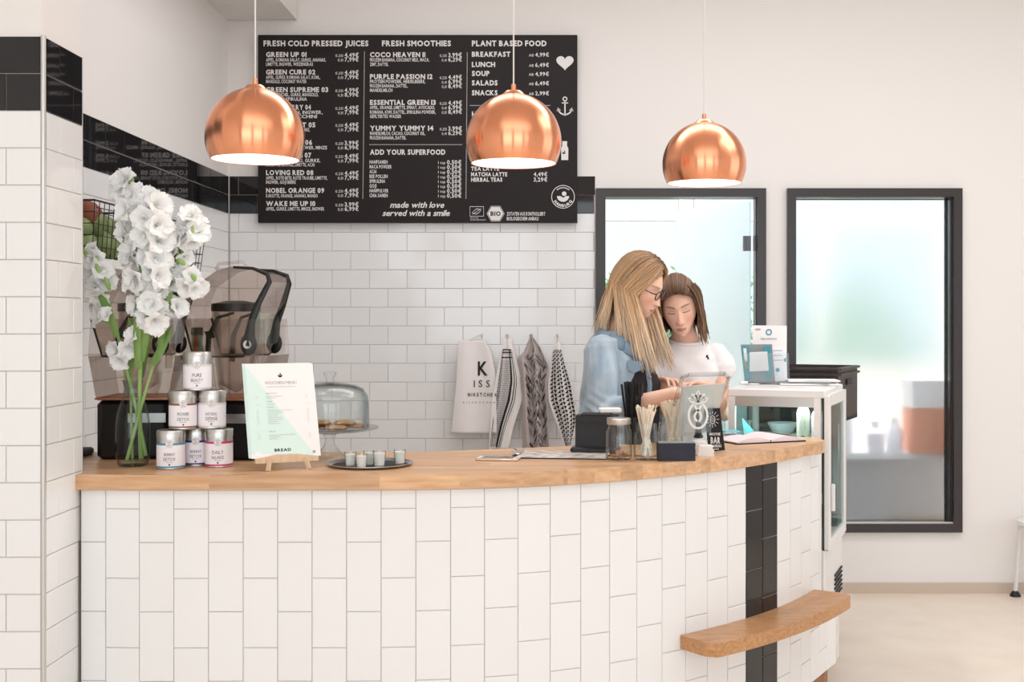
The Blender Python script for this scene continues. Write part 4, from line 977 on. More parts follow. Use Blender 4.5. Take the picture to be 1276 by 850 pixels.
# ---- card terminal box
p = on_top(744, 565); t = thing('napkin_box', 'black box standing in a black tray beside the straws', 'box', (p.x, p.y+.03, ZT), math.radians(-8))
b = MB(); b.box((-.003, 0, .011), (.165, .10, .020), ch=.009); b.build('tray', 'black_plastic', t, smooth=40)
b = MB(); b.prism([(-.07, -.03), (.072, -.036), (.072, .036), (-.07, .036)], .02, .128); b.build('box_body', 'black_matte', t)
b = MB(); b.box((.0, 0, .131), (.10, .075, .006), ch=.003); b.box((0, -.034, .104), (.14, .002, .003)); b.build('lid', 'black_matte', t)
p2 = Vector((t.location.x, t.location.y, ZT)); t = thing('paper_cups_lid', 'white folded paper lying on top of the black box', 'paper', (p2.x+.045, p2.y+.02, ZT+.1345), .1); b = MB(); b.box((0, 0, .008), (.075, .05, .016), ch=.005); b.build('paper_bundle', 'paper', t, smooth=40)

# ---- mason jars
def jar(name, label, x, ybase, r, h, lid=False, grp=None):
    p = on_top(x, ybase); c_ = (((x-VX)/F)*(p.y+r), p.y+r, ZT)
    t = thing(name, label, 'jar', c_, 0, grp)
    pr = [(0, .001), (r*.9, .001), (r, .007), (r*1.02, .03), (r, h*.62), (r*.97, h*.72), (r*.84, h*.80), (r*.83, h*.83), (r*.86, h*.84), (r*.83, h*.87), (r*.86, h*.9), (r*.83, h*.93), (r*.83, h)]
    b = MB(); b.lathe(pr, n=36); b.lathe([(r*.79, h), (r*.79, h*.8), (r*.93, h*.7), (r*.96, .012), (0, .008)], n=36); b.build('glass', 'clear_glass', t, smooth=50)
    b = MB()
    for k in range(4): b.tube([(r*1.005*math.sin(a_), -r*1.005*math.cos(a_), h*(.62-.1*k)) for a_ in [-.5+.1*i for i in range(11)]], .0008, 4)
    b.build('embossing', 'clear_glass', t)
    if lid:
        b = MB(); b.lathe([(r*.9, h*.88), (r*.92, h*.89), (r*.92, h*1.02), (r*.86, h*1.035), (0, h*1.035)], n=36); b.build('screw_lid', 'tin', t, smooth=40)
    return t, c_
t, c_ = jar('mason_jar', 'closed mason jar with a silver lid and a few almonds at the bottom', 771, 574.5, .0425, .130, True)
for k in range(12):
    a_ = rf.uniform(0, 6.28); r_ = rf.uniform(0, .028); b = MB(); b.sphere((0, 0, 0), (.0115, .0075, .0055), 6, Euler((rf.uniform(-.4, .4), rf.uniform(-.4, .4), rf.uniform(0, 3))).to_matrix()); o = b.build('almond', 'almond', None, smooth=180)
    o.location = (c_[0]+r_*math.cos(a_), c_[1]+r_*math.sin(a_), ZT+.015+.008*(k % 2)); tag(o, 'brown almond at the bottom of the lidded mason jar', 'almond', 'almonds in the lidded mason jar')
def sticks(c_, n, hgt, grp, spread=.018):
    for k in range(n):
        a_ = rf.uniform(0, 6.28); r0 = rf.uniform(0, spread); a2 = a_+rf.uniform(-.6, .6); r1 = spread*.5+rf.uniform(.2, 1.0)*spread*1.0; hh = hgt*rf.uniform(.9, 1.04)
        p0_ = Vector((c_[0]-r0*math.cos(a_), c_[1]-r0*math.sin(a_), ZT+.014)); p1_ = Vector((c_[0]+r1*math.cos(a2), c_[1]+r1*math.sin(a2), ZT+hh))
        d = (p1_-p0_); L_2 = d.length; b = MB(); b.box((0, 0, L_2/2), (.0085, .0016, L_2), ch=.0007)
        b.sphere((0, 0, L_2), (.0046, .0010, .004), 4); o = b.build('stirrer', 'birch_stick', None)
        o.matrix_world = Matrix.Translation(p0_) @ d.to_track_quat('Z', 'Y').to_matrix().to_4x4() @ Matrix.Rotation(rf.uniform(-.8, .8), 4, 'Z'); tag(o, 'flat birch wood coffee stirrer in the '+grp, 'stirrer', 'stirrers in the '+grp)
t, c_ = jar('mason_jar', 'open mason jar of wooden stirrers beside the lidded jar', 805.5, 574.5, .041, .118); sticks(c_, 38, .168, 'open jar beside the lidded jar', .025)
t, c_ = jar('mason_jar', 'open mason jar of wooden stirrers behind the stack of dark cards', 836, 562, .041, .118); sticks(c_, 38, .165, 'open jar behind the dark cards', .025)
# ---- straws in a steel cup
p = on_top(790, 553); t = thing('straw_cup', 'dark cup full of black straws behind the lidded mason jar', 'cup', (p.x, p.y, ZT)); sc_ = (p.x, p.y)
b = MB(); b.lathe([(0, 0), (.034, 0), (.037, .1), (.035, .1), (.032, .004), (0, .004)], n=28); b.build('cup_body', 'black_plastic', t, smooth=40)
for k in range(32):
    a_ = rf.uniform(0, 6.28); q = rf.uniform(.1, 1.05); b = MB(); p0_ = Vector((sc_[0]+.02*q*math.cos(a_), sc_[1]+.02*q*math.sin(a_), ZT+.006)); p1_ = Vector((sc_[0]+.045*q*math.cos(a_), sc_[1]+.045*q*math.sin(a_), ZT+rf.uniform(.212, .228)))
    b.tube([p0_-p0_, p1_-p0_], .0041, 8, caps=False); b.tube([(0, 0, 0), p1_-p0_], .003, 8, caps=True); o = b.build('drinking_straw', 'black_plastic', None, smooth=60); o.location = p0_; tag(o, 'black drinking straw in the dark cup', 'straw', 'black straws in the dark cup')
# ---- stack of dark cards
p = on_top(843.5, 575); c_ = Vector((p.x, p.y+.03, ZT)); kz = 0; rz_ = math.radians(2)
for k in range(22):
    b = MB(); b.box((0, 0, .0013), (.118, .055, .0024)); o = b.build('dark_card', 'navy_card', None); o.location = c_+Vector((rf.uniform(-.001, .001), rf.uniform(-.001, .001), kz)); o.rotation_euler = (0, 0, rz_+rf.uniform(-.006, .006)); kz += .0026
    tag(o, 'dark navy card in the neat stack in front of the stirrer jar', 'card', 'stack of dark navy cards')
b = MB(); b.box((0, 0, .0012), (.118, .055, .0014)); o = b.build('grey_card', 'grey_card', None); o.location = c_+Vector((0, 0, kz)); o.rotation_euler = (0, 0, rz_); tag(o, 'grey card lying on top of the dark card stack', 'card')

# ---- tablet stand with acrylic handle and pineapple emblem
p = on_top(872, 566); tb = thing('tablet_stand', 'acrylic tablet till on a white foot with a white pineapple emblem', 'tablet', (p.x, p.y+.04, ZT), 0); TO = tb.location.copy(); DT = p.y+.04
def q_(x, y, D): return P(x, y, D)-TO
b = MB(); b.lathe([(0, 0), (.032, 0), (.034, .004), (.03, .04), (.012, .052), (0, .052)], n=28); b.build('foot', 'white_plastic', tb, smooth=40)
b = MB(); b.lathe([(.013, .05), (.017, .056), (.012, .062), (.009, .1)], n=16); b.tube([(0, 0, .09), (-.005, .03, .14)], .008, 8); b.build('joint', 'black_plastic', tb, smooth=40)
c4 = [q_(843, 545, DT+.02), q_(889, 536, DT+.09), q_(905, 478, DT+.06), q_(851, 482, DT-.01)]
nn = (c4[1]-c4[0]).cross(c4[3]-c4[0]).normalized()
b = MB(); b.slab(c4, -nn, .008); b.build('tablet', 'silver_tablet', tb)
b = MB(); k4 = [q_(840, 505, DT+.0), q_(850, 470, DT-.03), q_(858, 467, DT-.03), q_(903, 465.5, DT+.04), q_(908, 470, DT+.05), q_(905, 482, DT+.06), q_(896, 500, DT+.08)]
b.tube(k4, .0065, 8); k5 = [v+Vector((.004, .05, -.006)) for v in k4]; b.tube(k5, .005, 8)
for v, w_ in zip(k4, k5): b.tube([v, w_], .003, 6)
b.build('acrylic_handle', 'acrylic', tb, smooth=60)
fp = lambda x, y: q_(x, -y, DT-.035)
b = MB(); b.slab([fp(852, -540), fp(886, -540), fp(890, -483), fp(852, -483)], (0, .003, 0), 1); b.build('acrylic_plate', 'acrylic', tb)
fp = lambda x, y: q_(x, -y, DT-.0365); b = MB()
stroke(b, circ(869.8, -517.8, 11.6, 32, 15.8), 2.9, fp, True)
for s_ in (-1, 1): stroke(b, [(869.8+s_*4.2*math.cos(PI*k/9*1.55), -504-k*2.6) for k in range(10)], 2.7, fp)
for a_, l in ((90, 14), (128, 12.5), (52, 12.5), (160, 13), (20, 13)):
    a_ = math.radians(a_); cx_, cy_ = 870, -501; ex, ey = cx_+l*math.cos(a_), cy_+l*math.sin(a_); nx, ny = -math.sin(a_)*3.0, math.cos(a_)*3.0; mx_, my_ = (cx_+ex)/2+math.cos(a_)*1.5, (cy_+ey)/2+math.sin(a_)*1.5
    stroke(b, [(cx_, cy_), (mx_+nx, my_+ny), (ex, ey), (mx_-nx, my_-ny)], 2.3, fp, True)
b.build('pineapple_emblem', 'white_plastic', tb)
# white card stack before it
for k in range(6):
    b = MB(); b.box((0, 0, .003), (.055-.002*k, .05, .0055)); o = b.build('white_card', 'paper', None); pp = on_top(880, 569); o.location = (pp.x+.003*rf.uniform(-1, 1), pp.y+.027, ZT+.0058*k); o.rotation_euler = (0, 0, rf.uniform(-.12, .12)); tag(o, 'white card in the loose stack at the foot of the tablet', 'card', 'white cards at the foot of the tablet')
# black card with sunburst
p = on_top(893, 563); sg = thing('flyer_card', 'upright black flyer with a white lamp and sunburst drawing', 'flyer', (p.x, p.y, ZT)); SO = sg.location.copy()
mp_ = lambda x, y, d=0: P(x, -y, p.y+.03*(-(y)-563)/-55*.6+d)-SO
b = MB(); b.slab([mp_(883, -563.5), mp_(903.5, -561), mp_(897, -508.5), mp_(877.5, -509.5)], (0, .0012, 0), 1); b.build('card', 'board_black', sg)
b = MB(); g_ = lambda x, y: mp_(x, y, -.0012)
stroke(b, circ(888, -523, 2.9, 16, 5.0), .8, g_, True); stroke(b, circ(888, -523, 1.2, 10, 2.4), .6, g_, True)
for k in range(12):
    a_ = 2*PI*k/12; stroke(b, [(888+4.6*math.cos(a_), -522.5+6.6*math.sin(a_)), (888+8.2*math.cos(a_), -522.5+10.5*math.sin(a_))], .6, g_)
text(b, 'SMOOTHIE', g_, 883.5, -542.5, 3.0, 14, 2); text(b, 'BAR', g_, 885.5, -552.5, 7.5, 12, 2); text(b, 'HAMBURG', g_, 887, -557.3, 3.0, 12, 2); text(b, 'BAR', g_, 890, -560.6, 2.0, 6, 1)
b.build('print', 'print_white', sg)
# ---- open notebook and turquoise cards
p = on_top(942, 549); nb = thing('notebook', 'open notebook with pale pink pages on the worktop by the fridge', 'notebook', (p.x, p.y, ZT), math.radians(24))
b = MB(); b.box((0, 0, .002), (.30, .21, .004)); b.build('cover', 'board_black', nb)
for s_ in (-1, 1):
    b = MB(); vs = []; n = 10
    for i in range(n+1):
        x = s_*(.002+.143*i/n); z = .006+.016*math.sin(PI*min(1, (i/n)*.9+.08))+rf.uniform(0, .001)
        vs += [(x, -.098, z), (x, .098, z), (x, -.098, .004), (x, .098, .004)]
    fs = []
    for i in range(n): a_ = i*4; c2 = a_+4; fs += [(a_, c2, c2+1, a_+1), (a_, a_+2, c2+2, c2), (a_+1, c2+1, c2+3, a_+3)]
    fs.append((n*4, n*4+2, n*4+3, n*4+1)); b.add(vs, fs); b.build('page_block', 'paper_pink', nb, smooth=30)
b = MB(); b.slab([(.10, -.09, .026), (.17, -.06, .012), (.165, .03, .014), (.09, .02, .028)], (0, 0, .001), 1); b.build('loose_page', 'paper_pink', nb)
pp = on_top(909, 548); b = MB(); b.box((0, 0, .0), (.06, .05, .006)); o = b.build('turquoise_card', 'teal_light', None); o.location = (pp.x, pp.y-.015, ZT+.033); o.rotation_euler = (0, 0, .3); tag(o, 'turquoise card block lying on the left page of the notebook', 'card')
p = on_top(905, 537); t = thing('water_glass', 'small clear glass standing behind the notebook', 'glass', (p.x, p.y, ZT)); b = MB(); b.lathe([(0, 0), (.025, 0), (.03, .07), (.028, .07), (.024, .006)], n=24); b.build('tumbler', 'clear_glass', t, smooth=40)

# ================================================================ TOWELS ON THE BACK WALL
DH = 6.45; SH = F/DH
def hook(x, y, lb):
    t = thing('wall_hook', lb, 'hook', P(x, y, DB), 0, 'towel hooks'); b = MB(); b.box((0, -.003, 0), (.012, .006, .03)); b.tube([(0, -.004, .0), (0, -.03, -.008), (0, -.04, .005), (0, -.04, .012)], .003, 6); b.build('hook_body', 'steel', t, smooth=50)
for x, lb in ((601, 'leftmost metal hook, carrying the white lettered towel'), (632, 'second metal hook from the left, carrying the striped towel'), (662, 'third metal hook, carrying the taupe towel'), (694.5, 'rightmost metal hook, carrying the triangle patterned towel')): hook(x, 419, lb)
def towel(label, base, left, right, top, bot, folds, amp, hookx, loop=True, seed=1):
    """left/right: list of (y, x) outline in pixels of the hanging cloth"""
    t = thing('tea_towel', label, 'towel', P(hookx, 419, DH), 0, 'tea towels on hooks'); og = t.location.copy(); r = random.Random(seed); ph = r.uniform(0, 6)
    ly = [p[0] for p in left]; lx = [p[1] for p in left]; ry = [p[0] for p in right]; rx = [p[1] for p in right]
    def pt(uu, vv, off=0.0):      # uu, vv in 0..1
        y = top+(bot-top)*vv; x0 = float(np.interp(y, ly, lx)); x1 = float(np.interp(y, ry, rx)); x = x0+(x1-x0)*uu
        k = (.25+.75*min(1, vv*3)); d = DH-.012-amp*k*(.5+.5*math.sin(ph+uu*folds*2*PI+.7*math.sin(vv*3)))-.01
        return P(x, y, d-off)-og
    nu, nv = 48, 40; b = MB(); vs = [pt(i/nu, j/nv) for j in range(nv+1) for i in range(nu+1)]
    b.add(vs, [(j*(nu+1)+i, (j+1)*(nu+1)+i, (j+1)*(nu+1)+i+1, j*(nu+1)+i+1) for j in range(nv) for i in range(nu)])
    o = b.build('cloth', base, t, smooth=180); sm = o.modifiers.new('s', 'SOLIDIFY'); sm.thickness = .003; sm.offset = -1
    if loop:
        b = MB(); hp = P(hookx, 416, DH-.03)-og; c0 = pt(.42, 0); c1 = pt(.58, 0); b.tube([c0, c0*.4+hp*.6+Vector((-.008, 0, 0)), hp, c1*.4+hp*.6+Vector((.008, 0, 0)), c1], .003, 6); b.build('hanging_loop', base, t, smooth=60)
    return t, pt, og
t, pt, og = towel('white tea towel with K ISS lettering, leftmost of the hanging towels', 'towel_white', [(424, 571), (480, 568), (540, 562)], [(424, 604), (440, 612), (470, 618), (541, 619)], 424, 540, 1.3, .02, 601, True, 2)
mp2 = lambda x, y: (lambda yy, x0, x1: pt((x-x0)/(x1-x0), (yy-424)/116, .0035))(-y, float(np.interp(-y, [424, 480, 540], [571, 568, 562])), float(np.interp(-y, [424, 440, 470, 541], [604, 612, 618, 619])))
b = MB(); text(b, 'K', mp2, 595.5, -467.5, 16.5, 12, 1); text(b, 'I S S', mp2, 590.5, -482.5, 8.5, 20, 0); text(b, 'N I K E T C H E N', mp2, 583, -494, 4.2, 35, 1); text(b, 'BISSKUCHEN', mp2, 577, -502.5, 1.8, 40, 0, sp=.8); b.build('print', 'print_black', t)
# striped
L2 = [(422, 628), (440, 624), (470, 618), (500, 613), (560, 609)]; R2 = [(422, 637), (440, 641), (475, 650), (500, 650), (530, 640), (560, 633)]
t, pt, og = towel('white tea towel woven with black stripes, second from the left', 'towel_white', L2, R2, 422, 560, 1.6, .03, 632, True, 4)
b = MB()
for q, w_ in ((.10, .012), (.16, .01), (.66, .05), (.78, .02), (.86, .012)): stroke(b, [(q+.05*math.sin(v*4)-(.25*v if q > .5 else 0), v) for v in [.1+.88*k/24 for k in range(25)]], w_*1.6, lambda x, y: pt(min(max(x, 0), 1), y, .004))
for v in (.10, .125, .17): stroke(b, [(x/10, v) for x in range(1, 9)], .01, lambda x, y: pt(x, y, .004))
rr_ = random.Random(8)
for k in range(46):
    v = .2+k*.017
    for j in range(12):
        x = .12+j*.045+(k % 2)*.02-.22*v*(j/11)
        if x < .6: fill(b, [(x, v), (x+.018, v), (x+.018, v+.007), (x, v+.007)], lambda x, y: pt(x, min(y, 1), .004))
b.build('woven_stripes', 'print_black', t)
# taupe
L3 = [(421, 660), (440, 652), (446, 644), (470, 648), (500, 650), (560, 651)]; R3 = [(421, 664), (432, 672), (458, 684), (475, 680), (500, 681), (560, 684)]
t, pt, og = towel('taupe tea towel with a black feathered brush pattern, third from the left', 'towel_taupe', L3, R3, 421, 560, 2.3, .04, 662, True, 6)
b = MB()
for k in range(230):
    x = rr_.uniform(.2, .93); v = rr_.uniform(.12, .97); s_ = 1 if int(x*5) % 2 else -1; l = rr_.uniform(.05, .12)
    g3 = lambda x, y: pt(min(max(x, .02), .98), min(max(y, 0), 1), .004); wd = rr_.uniform(.006, .012); fill(b, [(x, v), (x+l, v+s_*.045), (x+l, v+s_*.045+wd), (x, v+wd)], g3)
b.build('brush_pattern', 'print_black', t)
# triangles
L4 = [(425, 692), (440, 688), (480, 683), (500, 684), (560, 706)]; R4 = [(425, 697), (450, 703), (480, 712), (515, 718), (530, 717), (560, 710)]
t, pt, og = towel('white tea towel printed with rows of black triangles, rightmost of the towels', 'towel_white', L4, R4, 425, 560, 1.4, .03, 694.5, True, 9)
b = MB()
for k in range(24):
    v = .08+k*.037
    for j in range(6):
        x = .06+j*.155
        fill(b, [(x, v), (x+.14, v), (x+.07, v+.032)] if j % 2 else [(x, v+.032), (x+.14, v), (x+.14, v+.032)], lambda x, y: pt(min(x, .99), min(y, 1), .004))
b.build('triangle_print', 'print_black', t)

# ================================================================ DISPLAY FRIDGE
fa = math.radians(-21); NR = Vector((1.03, 4.62, .33)); e1 = Vector((math.cos(fa), math.sin(fa), 0)); e2 = Vector((-math.sin(fa), math.cos(fa), 0))
FO = NR-e1*.38; W_, D_, H_ = .38, .48, .885
fr_ = thing('display_fridge', 'white countertop display fridge with glass sides at the end of the counter', 'fridge', FO, fa)
b = MB(); b.box((W_/2, D_/2, .14), (W_, D_, .26), ch=.006); b.box((W_/2, D_/2, .005), (W_-.04, D_-.04, .01)); b.build('lower_cabinet', 'white_plastic', fr_, smooth=40)
b = MB(); b.box((W_/2, D_/2, H_-.015), (W_+.006, D_+.006, .034), ch=.008); b.build('top_cover', 'white_plastic', fr_, smooth=40)
for x, y in ((.013, .013), (W_-.03, .013), (.013, D_-.013), (W_-.03, D_-.013)): b = MB(); b.box((x, y, .56), (.026, .026, .60)); b.build('corner_post', 'white_plastic', fr_)
b = MB(); b.box((W_/2-.01, .012, H_-.05), (W_-.06, .018, .036)); b.build('light_cover', 'metal_trim', fr_)
for nm, c_, d_ in (('front_glass', (W_/2-.01, .006, .55), (W_-.06, .004, .58)), ('side_glass', (.004, D_/2, .55), (.004, D_-.05, .58)), ('back_glass', (W_/2-.01, D_-.006, .55), (W_-.06, .004, .58))): b = MB(); b.box(c_, d_); b.build(nm, 'fridge_glass', fr_)
b = MB()
xd = W_+.006
for y, w_ in ((.022, .044), (D_-.022, .044)): b.box((xd, y, .565), (.022, w_, .60), ch=.003)
for z in (.285, .845): b.box((xd, D_/2, z), (.022, D_-.088, .045))
o = b.build('door', 'white_plastic', fr_, smooth=40)
b = MB(); b.box((xd, D_/2, .565), (.008, D_-.085, .52)); b.build('glass_pane', 'fridge_glass', o)
b = MB(); b.box((xd+.022, .022, .47), (.014, .012, .105), ch=.004); b.build('handle', 'white_plastic', o, smooth=40)
b = MB(); b.box((xd-.014, .004, .565), (.006, .008, .6)); b.box((xd-.004, D_/2, .2675), (.02, D_, .004)); b.build('door_gasket', 'dark_rubber', fr_)
b = MB()
for k in range(30): b.box((W_-.036, .05, .30+k*.018), (.006, .012, .008))
b.build('shelf_rail', 'print_black', fr_)
for z in (.42, .674): b = MB(); b.box((W_/2-.01, D_/2, z), (W_-.06, D_-.06, .006)); [b.tube([(.03+.024*i, .04, z+.004), (.03+.024*i, D_-.04, z+.004)], .0016, 4) for i in range(14)]; b.build('shelf', 'white_paint', fr_)
b = MB()
for k in range(6): b.box((W_+.003, D_*.72+.0, .03+.018*k), (.006, D_*.42, .007))
b.build('vent_grille', 'dark_rubber', fr_)
Mf = Matrix.Translation(FO) @ Matrix.Rotation(fa, 4, 'Z')
def bottle(lb, x, y, z, h, r, body, grp=None):
    t = thing('juice_bottle', lb, 'bottle', Mf @ Vector((x, y, z)), fa, grp)
    b = MB(); b.lathe([(0, 0), (r*.95, 0), (r, .004), (r, h*.68), (r*.85, h*.76), (r*.55, h*.84), (r*.55, h*.88)], n=24); b.build('bottle_body', body, t, smooth=50)
    b = MB(); b.lathe([(r*.62, h*.87), (r*.62, h), (0, h)], n=20); b.build('cap', 'grey_card', t, smooth=40)
    g4 = lambda x, y: Vector(((r+.001)*math.sin(x/r), -(r+.001)*math.cos(x/r), y)); b = MB(); stroke(b, [(-.008, h*.5), (.010, h*.5), (.010, h*.3), (-.008, h*.3)], .0012, g4, True); fill(b, [(-.005, .012), (.008, .012), (.008, .024), (-.005, .024)], g4); b.build('print', 'print_grey', t)
bottle('pale green juice bottle inside the fridge, left of the pair', .285, .07, .679, .165, .0265, 'juice'); bottle('milky white bottle inside the fridge, right of the pair', .342, .065, .679, .148, .0265, 'label_white')
def leaflet(lb, x0, y0, x1, y1, m, z, th=.001): pass
b = MB(); b.slab([(.055, .05, .68), (.12, .06, .68), (.04, .07, .765)], (0, .002, 0), 1); o = b.build('blue_napkin', 'teal_light', None); o.matrix_world = Mf; tag(o, 'folded light blue paper triangle inside the fridge', 'paper')
b = MB(); b.lathe([(.02, 0), (.045, .014), (.062, .05), (.060, .05), (.04, .014), (0, .004)], n=30); o = b.build('teal_bowl', 'bowl_glaze', None, smooth=50); o.location = Mf @ Vector((.16, .30, .681)); tag(o, 'pale teal bowl on the upper fridge shelf', 'bowl')
fl_ = area('fridge_fill_light', Mf @ Vector((W_/2-.01, .045, H_-.05)), (0, 0, fa), .28, .03, 1.1, (0.93, 1.0, 1.0))  # strip light added to brighten the dark fridge interior
# ---- papers and leaflets on the fridge
zt = .33+H_+.0035
mag = ['glossy magazine', 'folded white paper', 'pink edged leaflet']
for k, (x, y, r_, sx, sy, m, lb) in enumerate(((.26, .36, .2, .24, .17, 'paper', 'lowest white magazine in the pile on top of the fridge'), (.25, .37, -.1, .22, .16, 'grey_card', 'grey backed magazine in the middle of the pile on the fridge'), (.27, .38, .3, .21, .15, 'paper', 'white magazine topmost of the pile on the fridge'), (.10, .40, .1, .15, .12, 'paper_pink', 'pinkish leaflet lying flat below the upright brochures'))):
    b = MB(); b.box((0, 0, .003), (sx, sy, .006)); o = b.build('magazine', m, None); o.location = Mf @ Vector((x, y, 0)); o.location.z = zt+(.0065*k if k < 3 else 0); o.rotation_euler = (0, 0, fa+r_); tag(o, lb, 'magazine')
def stand_card(name, lb, corners, D, m, th=.0015, cat='brochure'):
    t = thing(name, lb, cat, P((corners[0][0]+corners[1][0])/2, corners[0][1], D)); og = t.location.copy(); b = MB(); b.slab([P(x, y, D+(dd if dd else 0))-og for x, y, dd in corners], (0, th, 0), 1); b.build('card', m, t); return t, og
zc = zt
D5 = 5.10
def zy(D, z): return VY+(EYE-z)*F/D
yb_ = zy(D5, zc+.007)
t, og = stand_card('display_card', 'tall white upright card with a round teal logo on top of the fridge', [(938, yb_, 0), (980, yb_, 0), (980.5, 406, .03), (937.5, 405.5, .03)], D5, 'paper')
g5 = lambda x, y: P(x, -y, D5+.03*((-y-yb_)/(406-yb_))-.0015)-og
b = MB(); stroke(b, circ(958, -414, 3.2, 18), 1.6, g5, True); b.build('logo', 'teal', t)
b = MB(); text(b, 'DELIVEROO', g5, 958, -423.5, 2.4, 20, 0, align='c'); text(b, 'LUNCH', g5, 941, -411.5, 2.0, 6.5, 2); b.build('print', 'print_grey', t)
D6 = 5.03; yb2 = zy(D6, zc+.007)
t, og = stand_card('brochure', 'teal and white photo brochure, left of the two in the clear holder', [(928, yb2, 0), (966, yb2, 0), (962, 429, .02), (923, 429.5, .02)], D6, 'grey_card')
g6 = lambda x, y: P(x, -y, D6-.002)-og
b = MB(); fill(b, [(928, -473), (936, -473), (933, -432), (924, -431)], g6); fill(b, [(955, -471), (962, -471), (960, -431), (952, -431)], g6); b.build('teal_print', 'teal', t)
b = MB(); fill(b, [(934, -463), (958, -462), (956, -438), (934, -439)], lambda x, y: g6(x, y)+Vector((0, -.001, 0))); fill(b, [(929, -458), (932, -458), (930, -434), (926, -434)], lambda x, y: g6(x, y)+Vector((0, -.001, 0))); b.build('white_print', 'paper', t)
b = MB()
for k in range(5): a_ = -.5+.25*k; fill(b, [(929.5, -462), (931.5, -462), (930+10*math.sin(a_)*.4, -448+abs(k-2))], lambda x, y: g6(x, y)+Vector((0, -.0015, 0)))
b.build('leaf_print', 'leaf', t)
t, og = stand_card('brochure', 'pale brochure with small grey text, right of the two in the clear holder', [(958, yb2, .01), (981, yb2, .01), (980, 433, .03), (957, 431, .03)], D6, 'label_white')
b = MB(); g7 = lambda x, y: P(x, -y, D6+.005)-og
for y in (437, 443, 449): stroke(b, [(963, -y), (975, -y)], 1.0, g7)
b.build('print', 'print_light', t); b = MB(); fill(b, circ(969, -461, 2.6, 12), g7); fill(b, [(976, -449), (979.5, -445), (979.5, -452)], g7); b.build('teal_print', 'teal', t)
t = thing('brochure_holder', 'clear acrylic holder around the brochures on the fridge', 'holder', P(953, yb2, D6-.03)); og = t.location.copy(); b = MB(); b.slab([P(924, yb2, D6-.02)-og, P(984, yb2, D6-.02)-og, P(983, 440, D6-.015)-og, P(926, 440, D6-.015)-og], (0, -.002, 0), 1); b.box(P(953, yb2-.3, D6)-og, (.2, .06, .003)); b.build('holder_shell', 'acrylic', t)
pz = Mf @ Vector((.03, .25, 0)); t = thing('key_bunch', 'small bunch of keys on the left edge of the fridge top', 'keys', (pz.x, pz.y, zt)); b = MB(); b.tube([(.018*math.cos(a_), .018*math.sin(a_), .004) for a_ in [k*.63 for k in range(11)]], .0015, 5); b.box((.02, -.01, .004), (.04, .014, .004)); b.box((-.02, .005, .008), (.035, .018, .01), ch=.003); b.build('keys', 'steel', t)

# ---- dark crate on a rack behind the fridge
ca = math.radians(-26); C0 = Vector((1.246, 5.33, 1.026)); cw, cl, chh = .42, .40, .247; k1 = Vector((math.cos(ca), math.sin(ca), 0))
cr_ = thing('storage_crate', 'dark brown open plastic crate behind the fridge', 'crate', C0-k1*cw, ca)
b = MB(); b.box((cw/2, cl/2, .008), (cw, cl, .016)); b.build('crate_floor', 'crate_plastic', cr_)
for nm, c_, d_ in (('side_wall', (cw/2, .006, chh/2), (cw, .012, chh)), ('side_wall', (cw/2, cl-.006, chh/2), (cw, .012, chh)), ('end_wall', (.006, cl/2, chh/2), (.012, cl-.024, chh)), ('end_wall', (cw-.006, cl/2, chh/2), (.012, cl-.024, chh))):
    b = MB(); b.box(c_, d_); b.build(nm, 'crate_plastic', cr_)
b = MB()
for z in (chh-.006, chh-.03): b.box((cw/2, -.004, z), (cw+.016, .018, .010)); b.box((cw/2, cl+.004, z), (cw+.016, .018, .010)); b.box((-.004, cl/2, z), (.018, cl, .010)); b.box((cw+.004, cl/2, z), (.018, cl, .010))
b.build('rim', 'crate_plastic', cr_)
b = MB(); b.box((cw+.006, cl/2, chh*.72), (.006, .1, .025)); b.build('grip_slot', 'black_matte', cr_)
Cb = C0-k1*cw
t = thing('crate_rack', 'stack of dark folding crates carrying the open crate behind the fridge', 'rack', (Cb.x, Cb.y, 0), ca)
for k in range(4):
    b = MB(); z = k*.256; b.box((.17, .2, z+.127), (.32, .36, .25), ch=.01)
    for j in range(4): b.box((.17, .018, z+.04+.055*j), (.29, .01, .02))
    b.build('folding_crate', 'crate_light', t, smooth=30)

# ================================================================ BACK ROOM THINGS
# shelf close behind the frosted pane
t = thing('storage_shelf', 'white shelf unit behind the frosted window', 'shelf', (1.85, 6.98, 0))
for z in (.72, .18, .36-.36+.02): b = MB(); b.box((0, 0, z), (1.35, .45, .035)); b.build('shelf_board', 'white_paint', t)
for sx in (-1, 1):
    for sy in (-1, 1): b = MB(); b.box((sx*.65, sy*.2, .45), (.03, .03, .9)); b.build('upright', 'steel', t)
mat('shelf_back', (240, 236, 236), .8); b = MB(); b.box((0, .22, .36), (1.3, .01, .70)); b.build('back_panel', 'shelf_back', t)
def boxy(name, lb, c_, d_, m, m2=None, cat='box'):
    t = thing(name, lb, cat, (c_[0], c_[1], c_[2])); b = MB(); b.box((0, 0, d_[2]/2), d_); b.build('carton', m, t)
    if m2: b = MB(); b.box((0, 0, d_[2]*1.07), (d_[0]*1.01, d_[1]*1.01, d_[2]*.14)); b.box((0, -.002, d_[2]*.86), (d_[0]*1.005, d_[1]*1.005, d_[2]*.3)); b.build('lid', m2, t)
    return t
SZ = .7375
t = boxy('carton', 'orange carton with a white top behind the frosted window', (2.12, 6.82, SZ), (.26, .2, .36), 'orange_box', 'paper')
b = MB()
for i in range(4):
    for j in range(4): fill(b, circ(-.09+.06*i+(j % 2)*.02, .04+.06*j, .009, 6, .014), lambda x, y: Vector((x, -.1012, y)))
b.build('pale_pattern', 'cardboard', t)
boxy('carton', 'yellowish carton on the bottom shelf behind the frosted window', (2.08, 6.84, .1975), (.3, .22, .13), 'yellow_box', 'cardboard')
